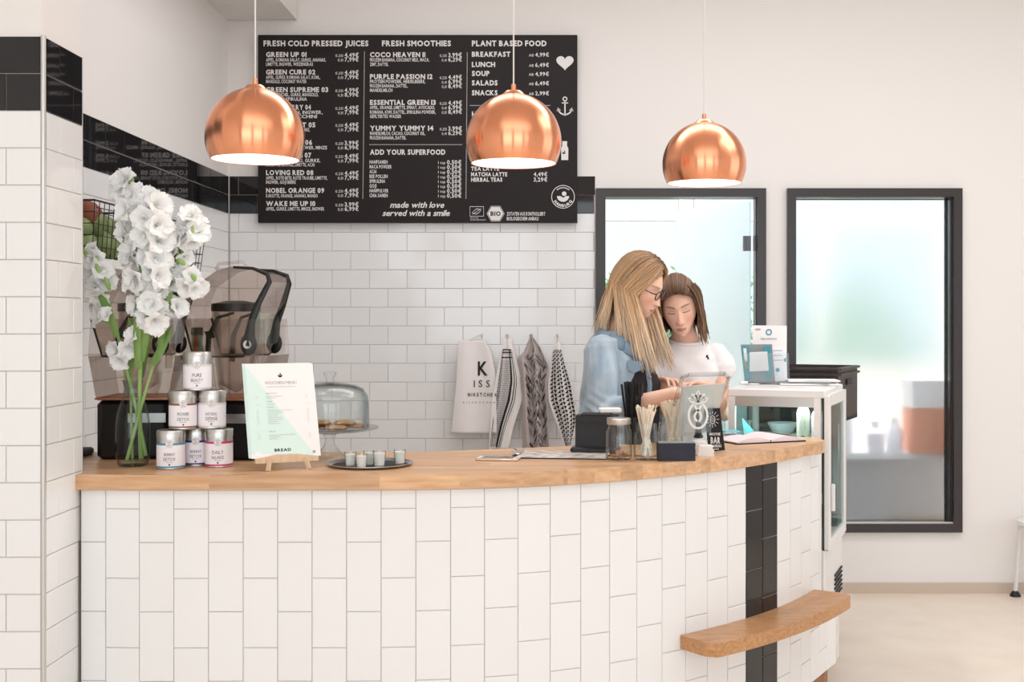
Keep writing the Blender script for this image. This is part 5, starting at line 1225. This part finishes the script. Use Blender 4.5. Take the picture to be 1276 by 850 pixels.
boxy('carton', 'grey carton low on the shelf behind the frosted window', (1.62, 6.84, .1975), (.26, .22, .14), 'shelf_back')
for lb, x, h, r in (('tall clear bottle behind the frosted window near the fridge', 1.63, .30, .042), ('short clear jar behind the frosted window, left of the carton', 1.80, .17, .05), ('second short jar behind the frosted window, next to the carton', 1.91, .19, .045)):
    t = thing('storage_jar', lb, 'jar', (x, 6.80, SZ)); b = MB(); b.lathe([(0, 0), (r, 0), (r, h*.65), (r*.4, h*.82), (r*.4, h)], n=20); b.build('jar_body', 'label_white', t, smooth=40)
# bushes outside the back room window
rb = random.Random(21)
def bush(lb, c_, r, n):
    t = thing('garden_bush', lb, 'bush', c_, 0, 'green bushes outside the back window'); b = MB()
    for k in range(n):
        d = Vector((rb.gauss(0, 1), rb.gauss(0, 1), rb.gauss(0, 1))).normalized()*r*rb.uniform(.35, 1.0); d.z *= 1.3; a_ = Vector((rb.gauss(0, 1), rb.gauss(0, 1), rb.gauss(0, 1))).normalized(); c2 = a_.orthogonal().normalized(); s_ = rb.uniform(.03, .06)
        p_ = d+Vector((0, 0, r*1.2)); b.add([p_-a_*s_, p_+c2*s_*.45, p_+a_*s_, p_-c2*s_*.45], [(0, 1, 2, 3)])
    o = b.build('foliage', 'foliage', t); o['kind'] = 'stuff'
    b = MB(); b.tube([(0, 0, 0), (.05, 0, r*1.3)], [.06, .02], 8); b.build('trunk', 'plinth_wood', t)
for lb, x, y, r in (('nearest green bush outside the back room window, seen beside the blonde head', .75, 12.2, .85), ('green bush outside the back room, hidden mostly by the frosted door', 3.0, 12.2, .85), ('green bush outside the back room, left of the window', -1.5, 12.2, .85), ('farther green bush between the front two, outside the back window', 1.9, 14.9, .95), ('farther green bush on the left, outside the back window', -.5, 14.9, .95)): bush(lb, (x, y, 0), r, 1500)
b = MB(); wallbox(b, -12, 12, 10.0, 30, -.12, -.02); mat('garden_ground', (150, 165, 120), .9); struct(b.build('ground', 'garden_ground'))
b = MB(); wallbox(b, -14, 14, -20, YF-.2, -.14, -.04); mat('pavement', (170, 165, 160), .9); o = struct(b.build('ground', 'pavement'))
# piece of furniture at the right edge
t = thing('white_stool', 'white stool leg with a dark foot at the right edge of the picture', 'stool', (2.60, 6.30, 0))
for sx in (-1, 1):
    for sy in (-1, 1):
        b = MB(); b.tube([(sx*.14, sy*.14, .02), (sx*.12, sy*.12, .40)], .012, 10); lg = b.build('leg', 'white_paint', t, smooth=60); b = MB(); b.lathe([(0, 0), (.03, 0), (.026, .012), (.013, .03)], (sx*.14, sy*.14, 0), 14); b.build('foot_glide', 'black_plastic', lg, smooth=40)
b = MB(); b.lathe([(0, .40), (.17, .40), (.175, .41), (.17, .425), (0, .425)], n=32); b.build('seat', 'white_paint', t, smooth=40)

# ================================================================ PEOPLE
def remesh(mb, vox, it=4, fac=.5):
    """join overlapping closed shapes into one continuous skin"""
    me = bpy.data.meshes.new('tmp'); me.from_pydata(mb.v, [], mb.f); me.update()
    o = bpy.data.objects.new('tmp', me); scene.collection.objects.link(o)
    m = o.modifiers.new('r', 'REMESH'); m.mode = 'VOXEL'; m.voxel_size = vox; m.use_smooth_shade = True
    if it: s_ = o.modifiers.new('s', 'SMOOTH'); s_.iterations = it; s_.factor = fac
    dg = bpy.context.evaluated_depsgraph_get(); dg.update()
    r = bpy.data.meshes.new_from_object(o.evaluated_get(dg)); bpy.data.objects.remove(o); bpy.data.meshes.remove(me)
    return r
def put(me, name, m, parent, org, cols=None, disp=None):
    n = len(me.vertices); co = np.empty(n*3); me.vertices.foreach_get('co', co); co = co.reshape(-1, 3)
    if disp is not None: co = disp(co)
    if cols is not None:
        c = cols(co); ca = me.color_attributes.new('Col', 'FLOAT_COLOR', 'POINT'); ca.data.foreach_set('color', np.c_[c, np.ones(n)].ravel())
    co = co-np.array(org); me.vertices.foreach_set('co', co.ravel()); me.materials.clear(); me.materials.append(M[m]); me.polygons.foreach_set('use_smooth', [True]*len(me.polygons)); me.update()
    me.name = name; o = bpy.data.objects.new(name, me); scene.collection.objects.link(o); o.parent = parent
    return o
def g(x, s_): return np.exp(-(x/s_)**2)
def sm(x, a, c_): t = np.clip((x-a)/(c_-a), 0, 1); return t*t*(3-2*t)
def head_mesh(mb, Mh, k=1.0):
    nu, nv = 120, 110; U = np.linspace(0, 2*PI, nu, endpoint=False); V = np.linspace(0.0, PI, nv); u, v = np.meshgrid(U, V)
    px, py, pz = np.sin(v)*np.sin(u), np.sin(v)*np.cos(u), np.cos(v)
    dn = sm(-pz, .05, .95)
    X = .0735*px*(1-.30*dn); Y = np.where(py > 0, .092*py, .100*py*(1-.35*dn))+.036*dn; Z = .116*pz
    fr = sm(py, .1, .6); ax = np.abs(X)
    Y = Y-.010*fr*sm(pz, .35, .9)*0
    t = np.clip((.020-Z)/.058, 0, 1); ridge = (.003+.021*t**1.3)*g(X, .0065+.0055*t)*sm(.030-Z, 0, .02)*sm(Z+.046, 0, .010)
    Y = Y+fr*(ridge+.007*g(ax-.0115, .0055)*g(Z+.034, .006)-.0095*g(ax-.030, .0150)*g(Z-.010, .0125)+.0065*g(ax-.031, .0115)*g(Z-.0085, .0085)
              +.0035*g(Z-.030, .009)*sm(.055-ax, 0, .02)+.0040*g(X, .016)*g(Z+.0600, .0045)+.0045*g(X, .013)*g(Z+.0700, .0048)-.0035*g(X, .020)*g(Z+.0650, .0022)
              -.003*g(X, .02)*g(Z+.082, .006)+.0065*g(X, .020)*g(Z+.100, .013)+.004*g(ax-.043, .018)*g(Z+.026, .018)-.0025*g(ax-.026, .006)*g(Z+.052, .012))
    W = np.stack([X, Y, Z], -1).reshape(-1, 3)*k; vs = [Mh @ Vector(p) for p in W]; fs = []
    for i in range(1, nv-2):
        for j in range(nu): q = (j+1) % nu; fs.append((i*nu+j, (i+1)*nu+j, (i+1)*nu+q, i*nu+q))
    for j in range(nu): q = (j+1) % nu; fs.append((0, nu+j, nu+q)); fs.append(((nv-1)*nu, (nv-2)*nu+q, (nv-2)*nu+j))
    mb.add(vs, fs)
    for s_ in (-1, 1): mb.sphere(Mh @ Vector((s_*.073*k, -.006, -.004)), (.010, .018, .030), 8, Mh.to_3x3())
def skin_cols(Mh, k, base, lip, brow, lash, blush):
    Mi = np.array(Mh.inverted()); base, lip, brow, lash, blush = [np.array(lin(c)[:3]) for c in (base, lip, brow, lash, blush)]
    def fcol(co):
        q = (np.c_[co, np.ones(len(co))] @ Mi.T)[:, :3]/k; X, Y, Z = q.T; ax = np.abs(X); fr = (Y > .045) & (Z > -.12) & (Z < .12) & (ax < .08)
        c = np.tile(base, (len(co), 1))
        def mix(c, col, w): w = (w*fr)[:, None]; return c*(1-w)+col*w
        c = mix(c, blush, .55*g(ax-.040, .018)*g(Z+.028, .018)); c = mix(c, blush, .35*g(X, .012)*g(Z+.036, .010)); c = mix(c, brow, .22*g(ax-.030, .016)*g(Z-.018, .006))
        lw = np.clip(1-(ax/.0215)**2, 0, 1); c = mix(c, lip, .75*sm(lw, 0, .25)*sm(.0082*np.sqrt(lw)+.0005-np.abs(Z+.0650), -.001, .0012))
        c = mix(c, lash, .75*sm(lw, 0, .2)*g(Z+.0650, .0012)); 
        zl = .0035+.0035*(1-((ax-.031)/.015)**2)*-1+.003; c = mix(c, lash, .95*(np.abs(ax-.0315) < .0155)*g(Z-(.0035+.12*0+9*(ax-.0315)**2), .0021))
        c = mix(c, brow, .25*(np.abs(ax-.031) < .013)*g(Z-.0135, .0012))
        zb_ = .0285+.004*np.sin(np.clip((ax-.013)/.036, 0, 1)*PI*.8); c = mix(c, brow, .85*sm(ax, .010, .016)*sm(.054-ax, 0, .012)*g(Z-zb_, .0038*(1-.4*sm(ax, .03, .054))))
        c = mix(c, lash, .5*g(ax-.0065, .0032)*g(Z+.0445, .0022))
        return c
    return fcol
def head_matrix(c, fwd, roll=0):
    y = Vector(fwd).normalized(); x = y.cross(Vector((0, 0, 1))).normalized(); z = x.cross(y); R_ = Matrix((x, y, z)).transposed() @ Matrix.Rotation(roll, 3, 'Y')
    m = R_.to_4x4(); m.translation = Vector(c); return m
def hand(mb, wrist, d, n, side, curl, k=1.0, spread=.05):
    """d: towards the fingers, n: out of the back of the hand, side: +1/-1 where the thumb sits (along d x n)"""
    d = Vector(d).normalized(); n = Vector(n); n = (n-d*n.dot(d)).normalized(); s_ = d.cross(n)*side; w_ = Vector(wrist)
    for q in (-.026, -.009, .009, .026): mb.cone(w_+d*.012*k+s_*q*.6*k, .0145*k, w_+d*.078*k+s_*q*k, .0115*k, 10)
    for i, (q, l) in enumerate(((.030, .070), (.0105, .079), (-.0095, .073), (-.029, .058))):
        p = w_+d*.080*k+s_*q*k; a_ = 0; dd = (d+s_*spread*(1.5-i)).normalized(); r0 = .0082*k
        for j, fr_ in enumerate((.46, .30, .24)):
            a_ += curl[i]*(.55, 1.0, .8)[j]; dv = (dd*math.cos(a_)-n*math.sin(a_)); p2 = p+dv*l*fr_*k; mb.cone(p, r0, p2, r0*.93, 10); p = p2; r0 *= .93
    p = w_+d*.022*k+s_*.026*k; dv = (d*.72+s_*.62-n*.25).normalized()
    for l, r0, r1 in ((.040, .0125, .0105), (.032, .0102, .009), (.026, .009, .0078)): p2 = p+dv*l*k; mb.cone(p, r0*k, p2, r1*k, 10); p = p2; dv = (dv*.86+d*.38-n*.18).normalized()
def scalp_dir(az, el): return Vector((math.cos(el)*math.sin(az), math.cos(el)*math.cos(az), math.sin(el)))
def hair(parent, og, Mh, k, strands, colf, r0=.0042, name='hair'):
    """strands: (root_dir, end_dir, offset, hang list of world vectors)"""
    b = MB(); vs_all = []
    for rd, ed, off, hang in strands:
        rad = Vector((.0735+off, .096+off, .116+off))*k; pts = []
        ang = rd.angle(ed); N = 8
        for i in range(N+1):
            t = i/N; q = (rd*math.sin((1-t)*ang)+ed*math.sin(t*ang))/math.sin(ang) if ang > .02 else rd
            lift = .004*math.sin(PI*min(1, t*1.6))
            pts.append(Mh @ Vector((q.x*(rad.x+lift), q.y*(rad.y+lift)-.004, q.z*(rad.z+lift))))
        for h_ in hang: pts.append(pts[-1]+h_)
        L_ = len(pts); c0 = len(b.v); rr2 = [r0*(.55+.45*min(1, i/3))*(1-.72*max(0, (i/(L_-1)-.72)/.28)) for i in range(L_)]
        b.tube(pts, rr2, 5, flat=.55)
        jt = rh.uniform(-1, 1)
        for i in range(L_): b.c += [tuple(colf(i/(L_-1), jt))]*5
    o = b.build(name, 'hair', parent, org=og, smooth=180)
    return o
rh = random.Random(42)
def capshell(mb, Mh, k, off, cut):
    """inner hair shell under the strands; cut(az, el) says whether hair grows there"""
    nu, nv = 48, 24; idx = {}; vs = []; fs = []
    for i in range(nv+1):
        el = PI/2-PI*.80*i/nv
        for j in range(nu):
            az = 2*PI*j/nu; q = scalp_dir(az, el); vs.append(Mh @ Vector((q.x*(.0735+off)*k, (q.y*(.096+off)-.004)*k, q.z*(.116+off)*k)))
    for i in range(nv):
        el = PI/2-PI*.80*(i+.5)/nv
        for j in range(nu):
            az = 2*PI*(j+.5)/nu
            if cut(az if az < PI else az-2*PI, el): q = (j+1) % nu; fs.append((i*nu+j, (i+1)*nu+j, (i+1)*nu+q, i*nu+q))
    mb.add(vs, fs)

# ---------------------------------------------------------------- woman in the denim jacket
W1 = thing('person', 'person with long blonde hair, glasses and a light denim jacket, reaching to the tablet', 'person', (.22, 4.72, 0)); O1 = W1.location.copy()
H1 = head_matrix((.312, 4.635, 1.622), (.90, -.40, -.50), math.radians(4)); k1_ = .97
b = MB(); head_mesh(b, H1, k1_)
b.limb([((.225, 4.70, 1.40), .062), ((.262, 4.675, 1.50), .052), ((.285, 4.66, 1.56), .050)])
b.loft([((.215, 4.70, .86), .11, .16), ((.215, 4.70, 1.0), .115, .165), ((.225, 4.70, 1.15), .095, .13), ((.235, 4.695, 1.28), .105, .145), ((.225, 4.695, 1.37), .075, .13), ((.222, 4.695, 1.42), .05, .075)], 28, -.25)
sR, eR, wR = Vector((.165, 4.535, 1.375)), Vector((.165, 4.485, 1.135)), Vector((.425, 4.335, 1.222))
sL, eL, wL = Vector((.240, 4.84, 1.375)), Vector((.345, 4.80, 1.12)), Vector((.49, 4.55, 1.15))
b.limb([(sR, .040), (sR*.5+eR*.5, .040), (eR, .036), (eR*.62+wR*.38, .037), (wR, .0245)]); b.limb([(sL, .040), (eL, .036), (wL, .025)])
hand(b, wR, (.85, -.12, .12), (-.15, -.25, .95), -1, (.35, .45, .55, .6), .95)
hand(b, wL, (.2, -.85, .1), (.1, .1, .95), 1, (.5, .5, .5, .5), .92)
me = remesh(b, .0029, 3)
skin1 = skin_cols(H1, k1_, (244, 198, 174), (206, 122, 112), (130, 96, 70), (70, 46, 38), (226, 150, 128))
put(me, 'body', 'skin', W1, O1, skin1)
# jacket
b = MB()
b.loft([((.205, 4.70, 1.00), .135, .185), ((.210, 4.70, 1.10), .132, .175), ((.222, 4.70, 1.20), .134, .172), ((.228, 4.695, 1.30), .132, .178), ((.215, 4.695, 1.37), .112, .180), ((.215, 4.695, 1.415), .085, .145), ((.222, 4.69, 1.445), .066, .088)], 32, -.25)
b.limb([(sR+Vector((0, .02, -.005)), .064), (sR*.6+eR*.4, .062), (eR+Vector((-.004, 0, .01)), .058), (eR*.78+wR*.22, .052), (eR*.62+wR*.38, .046)])
b.limb([(sL+Vector((0, -.02, -.005)), .064), (eL, .052), (eL*.6+wL*.4, .045)])
me = remesh(b, .005, 3)
def creases(co):
    x, y, z = co.T; w_ = g(z-1.13, .07)*g(y-4.47, .12); d_ = .0045*np.sin(z*170+x*60+1.5*np.sin(x*45))*w_+.0034*np.sin(z*52+y*25-x*38+2*np.sin(z*17))*sm(z, 1.1, 1.2)
    c_ = np.array([.215, 4.69]); v_ = co[:, :2]-c_; v_ /= np.linalg.norm(v_, axis=1)[:, None]+1e-6; co = co.copy(); co[:, :2] += v_*d_[:, None]; return co
jk = put(me, 'denim_jacket', 'denim', W1, O1, None, creases); jk['label'] = 'light washed denim jacket'
# rolled cuff, collar, opening seam, pocket, buttons
b = MB(); dcu = (wR-eR).normalized(); q0 = eR*.66+wR*.34; b.tube([q0, q0+dcu*.012, q0+dcu*.045, q0+dcu*.05], [.046, .0505, .0495, .043], 24); b.build('rolled_cuff', 'denim', W1, org=O1, smooth=60)
b = MB()
col_pts = [(.165, 4.66, 1.462), (.160, 4.615, 1.452), (.20, 4.575, 1.435), (.255, 4.565, 1.415), (.305, 4.575, 1.385)]
for (p, q) in zip(col_pts[:-1], col_pts[1:]):
    p = Vector(p); q = Vector(q); b.add([p, q, q+Vector((-.012, -.028, -.042)), p+Vector((-.030, -.022, -.042)), p+Vector((.008, .008, -.012)), q+Vector((.008, .01, -.012))], [(0, 1, 2, 3), (0, 4, 5, 1)])
o = b.build('collar', 'denim_dark', W1, org=O1, smooth=180); s_ = o.modifiers.new('s', 'SOLIDIFY'); s_.thickness = .004
b = MB(); b.tube([(.310, 4.56, 1.395), (.335, 4.555, 1.33), (.348, 4.56, 1.24), (.342, 4.565, 1.14), (.332, 4.565, 1.02)], .009, 8, flat=.5, up=(0, -1, 0)); b.build('front_placket', 'denim_dark', W1, org=O1, smooth=60)
b = MB(); b.slab([(.262, 4.528, 1.335), (.318, 4.538, 1.33), (.316, 4.540, 1.300), (.288, 4.532, 1.287), (.262, 4.527, 1.300)], (0, -.006, 0), 1); b.build('pocket_flap', 'denim_dark', W1, org=O1)
for z in (1.35, 1.27, 1.19):
    b = MB(); b.sphere((.338+.01*(z < 1.3), 4.546, z), (.006, .003, .006), 6); b.build('button', 'copper_strip', W1, org=O1, smooth=180)
# black top in the jacket opening
b = MB(); b.loft([((.27, 4.665, .98), .115, .12), ((.285, 4.66, 1.12), .108, .11), ((.285, 4.66, 1.24), .112, .115), ((.262, 4.665, 1.34), .10, .105), ((.245, 4.675, 1.405), .075, .08)], 28, -.3)
me = remesh(b, .006, 2); put(me, 'black_top', 'black_top', W1, O1)
b = MB(); b.loft([((.215, 4.70, .80), .125, .175), ((.215, 4.70, .95), .128, .18), ((.215, 4.70, 1.04), .115, .16)], 28, -.25)
for s_ in (-1, 1): b.limb([((.215-.02*s_, 4.70+s_*.085, .84), .085), ((.23, 4.70+s_*.09, .48), .062), ((.21, 4.70+s_*.095, .09), .048)])
put(remesh(b, .011, 2), 'trousers', 'trousers', W1, O1)
for s_ in (-1, 1):
    b = MB(); b.cone((.19, 4.70+s_*.095, .05), .046, (.33, 4.69+s_*.10, .035), .034); b.box((.26, 4.695+s_*.0975, .008), (.25, .08, .016), ch=.01); put(remesh(b, .006, 2), 'shoe', 'shoe_leather', W1, O1)
# hair
st1 = []
def vec_noise(s_): return Vector((rh.gauss(0, s_), rh.gauss(0, s_), rh.gauss(0, s_*.3)))
for kk in range(620):
    sd = -1 if kk % 5 else 1            # most strands on the side the camera sees (her right = local -x... set below)
    az = rh.uniform(1.22, PI); tilt = .62-1.05*(az-1.22)/(PI-1.22)+rh.uniform(-.08, .08)
    rd = scalp_dir(.10, PI/2-abs(tilt)) if tilt > 0 else scalp_dir(PI-.1, PI/2-abs(tilt)); side = 1 if rh.random() < .62 else -1
    rd = Vector((side*(.04+rh.uniform(0, .05)), rd.y, rd.z)).normalized(); ed = scalp_dir(side*az, rh.uniform(-.30, -.10)); off = .010+rh.uniform(0, .014)
    front = az < 1.85; n_ = 9
    if front:
        tot = Vector((.078-(az-1.22)*.03+rh.gauss(0, .006)+(.012 if side < 0 else 0), -.03 if side > 0 else -.045, -.275+rh.uniform(-.03, .03)))
    elif az < 2.3: tot = Vector((.03+rh.gauss(0, .008), -.02*side, -.22+rh.uniform(-.03, .02)))
    else: tot = Vector((-.045+rh.gauss(0, .008), 0, -.20+rh.uniform(-.02, .02)))
    hs = [tot/n_+vec_noise(.0012) for _ in range(n_)]; st1.append((rd, ed, off, hs))
def col1(t, j):
    a_ = np.array((148, 114, 84)); c_ = np.array((212, 174, 134)); e_ = np.array((238, 216, 192)); u_ = min(1, t*2.0)
    q = a_*(1-u_)+c_*u_ if t < .5 else c_*(1-(t-.5)*2)+e_*(t-.5)*2
    return np.clip(q*(1+.13*j), 0, 255)
hr = hair(W1, O1, H1, k1_, st1, col1, .0040)
b = MB(); b.col = (176, 138, 100); capshell(b, H1, k1_, .007, lambda az, el: el > .75-.35*min(1, abs(az)/1.0) or abs(az) > 1.05); b.build('hair_underlayer', 'hair', hr, org=None, smooth=180); hr.children[0].location = -O1
# glasses
b = MB()
def hl(p): return H1 @ (Vector(p)*k1_)
for s_ in (-1, 1): b.tube([hl((s_*(.0325+.0225*math.cos(a_)), .102-.006*abs(math.cos(a_))*0-.10*(.0325+.0225*math.cos(a_))**1.0*.25, .004+.0185*math.sin(a_))) for a_ in [2*PI*i/24 for i in range(25)]], .0019, 6, caps=False); b.tube([hl((s_*.0555, .098, .010)), hl((s_*.070, .088, .011)), hl((s_*.0765, .03, .010)), hl((s_*.077, -.01, .004))], .0019, 6)
b.tube([hl((-.010, .1035, .008)), hl((0, .105, .011)), hl((.010, .1035, .008))], .0018, 6)
gl_ = b.build('glasses', 'tortoise', W1, org=O1, smooth=60)
b = MB()
for s_ in (-1, 1): b.add([hl((s_*(.0325+.0215*math.cos(a_)), .101-.025*(.0325+.0215*math.cos(a_)), .004+.0175*math.sin(a_))) for a_ in [2*PI*i/20 for i in range(20)]], [tuple(range(20))])
o = b.build('lenses', 'lens', gl_, org=O1)

# ---------------------------------------------------------------- woman in the white T-shirt
W2 = thing('person', 'person with shoulder-length brown hair in a white T-shirt looking down beside the till', 'person', (.535, 4.97, 0)); O2 = W2.location.copy()
H2 = head_matrix((.492, 4.875, 1.540), (-.10, -.90, -.34), math.radians(9)); k2_ = .97
b = MB(); head_mesh(b, H2, k2_)
b.limb([((.53, 4.96, 1.38), .060), ((.515, 4.93, 1.45), .050), ((.502, 4.905, 1.51), .050)])
b.loft([((.535, 4.97, .86), .155, .105), ((.535, 4.97, 1.0), .155, .105), ((.535, 4.97, 1.12), .125, .09), ((.535, 4.965, 1.26), .140, .10), ((.535, 4.965, 1.34), .15, .085), ((.53, 4.965, 1.395), .09, .06)], 28, .05)
s2R, e2R, w2R = Vector((.385, 4.965, 1.340)), Vector((.435, 4.915, 1.115)), Vector((.405, 4.71, 1.245))
s2L, e2L, w2L = Vector((.678, 4.955, 1.335)), Vector((.672, 4.865, 1.11)), Vector((.585, 4.66, 1.228))
b.limb([(s2R+Vector((.015, 0, -.01)), .034), (e2R, .035), (e2R*.7+w2R*.3, .035), (w2R, .024)]); b.limb([(s2L+Vector((-.02, 0, -.01)), .034), (e2L, .035), (e2L*.7+w2L*.3, .035), (w2L, .024)])
hand(b, w2R, (.35, -.75, .10), (0, .35, .95), -1, (.35, .4, .45, .5), .92); hand(b, w2L, (-.78, -.45, .18), (.1, .3, .95), 1, (.25, .3, .35, .4), .92)
me = remesh(b, .0029, 3)
put(me, 'body', 'skin', W2, O2, skin_cols(H2, k2_, (240, 194, 170), (200, 124, 116), (88, 62, 48), (52, 36, 32), (218, 150, 132)))
b = MB()
b.loft([((.535, 4.97, .93), .175, .125), ((.535, 4.97, 1.10), .150, .112), ((.535, 4.968, 1.26), .160, .118), ((.535, 4.965, 1.335), .160, .102), ((.533, 4.965, 1.368), .130, .080), ((.53, 4.963, 1.396), .080, .062)], 32, .05)
b.limb([(s2R+Vector((.02, 0, 0)), .062), (s2R*.62+e2R*.38+Vector((-.008, 0, 0)), .064)]); b.limb([(s2L+Vector((-.03, 0, 0)), .060), (s2L*.86+e2L*.14+Vector((-.004, 0, 0)), .056), (s2L*.80+e2L*.20+Vector((.0, 0, 0)), .057)])
me = remesh(b, .005, 3)
def cre2(co):
    x, y, z = co.T; d_ = .0022*np.sin(z*60+x*50)+.0035*np.sin((x*.8-z)*75+2)*g(ab(x-.535)-.14, .06); v_ = co[:, :2]-np.array([.535, 4.97]); v_ /= np.linalg.norm(v_, axis=1)[:, None]+1e-6; co = co.copy(); co[:, :2] += v_*d_[:, None]; return co
ab = np.abs
put(me, 'white_tshirt', 'tshirt', W2, O2, None, cre2)
b = MB(); b.tube([(.528+.066*math.cos(a_), 4.948+.060*math.sin(a_), 1.405+.018*math.sin(a_)) for a_ in [2*PI*i/30 for i in range(31)]], .007, 8, caps=False); b.build('neckband', 'tshirt', W2, org=O2, smooth=60)
b = MB(); ec = lambda x, y: P(x, -y, 4.838)-O2      # small embroidered rider emblem on the chest
fill(b, [(879.6, -443.4), (881, -441.8), (882, -443), (883.4, -446), (884.2, -449.2), (882.8, -447.4), (881.8, -448.8), (881.0, -446), (879.8, -445.2)], ec); stroke(b, [(879.2, -445.8), (883, -442.6)], .5, ec); b.build('chest_emblem', 'emblem_navy', W2)
b = MB(); b.loft([((.535, 4.97, .80), .165, .12), ((.535, 4.97, .95), .17, .12), ((.535, 4.97, 1.0), .15, .11)], 28, .05)
for s_ in (-1, 1): b.limb([((.535+s_*.085, 4.97, .84), .083), ((.535+s_*.09, 4.96, .48), .060), ((.535+s_*.095, 4.97, .09), .046)])
put(remesh(b, .011, 2), 'trousers', 'trousers', W2, O2)
for s_ in (-1, 1):
    b = MB(); b.cone((.535+s_*.095, 4.99, .05), .044, (.535+s_*.10, 4.86, .035), .034); b.box((.535+s_*.0975, 4.925, .008), (.08, .24, .016), ch=.01); put(remesh(b, .006, 2), 'shoe', 'shoe_leather', W2, O2)
st2 = []
for kk in range(560):
    side = 1 if kk % 2 else -1; top = rh.random() < .36
    if top:      # swept back from the forehead into the half-up twist
        az = rh.uniform(0, .95); rd = scalp_dir(side*az, .74-.28*az+rh.uniform(-.02, .02)); ed = scalp_dir(PI-side*.3*az, .35+rh.uniform(-.1, .1)); off = .012+rh.uniform(0, .005)+.012*(1-az); hs = []
    else:
        az = rh.uniform(1.0, PI); rd = scalp_dir(side*min(az*.85, 1.4), .95-.30*min(1, az/2)+rh.uniform(-.1, .1)); ed = scalp_dir(side*az, rh.uniform(-.30, -.12)); off = .012+rh.uniform(0, .016)
        tot = Vector((side*(-.006)+rh.gauss(0, .006)+(.008 if side > 0 else 0), .012, -.112+rh.uniform(-.02, .02))); n_ = 6; hs = [tot/n_+vec_noise(.0015)+Vector((-side*.0015*(i-2)*(-1 if i < 3 else 1), 0, 0)) for i in range(n_)]
    st2.append((rd, ed, off, hs))
def col2(t, j):
    a_ = np.array((112, 84, 64)); e_ = np.array((150, 118, 92)); return np.clip((a_*(1-t)+e_*t)*(1+.2*j), 0, 255)
hr = hair(W2, O2, H2, k2_, st2, col2, .0038)
b = MB(); b.col = (98, 72, 54); capshell(b, H2, k2_, .008, lambda az, el: el > .80-.25*min(1, abs(az)/1.0) or abs(az) > 1.15); b.build('hair_underlayer', 'hair', hr, org=None, smooth=180); hr.children[0].location = -O2
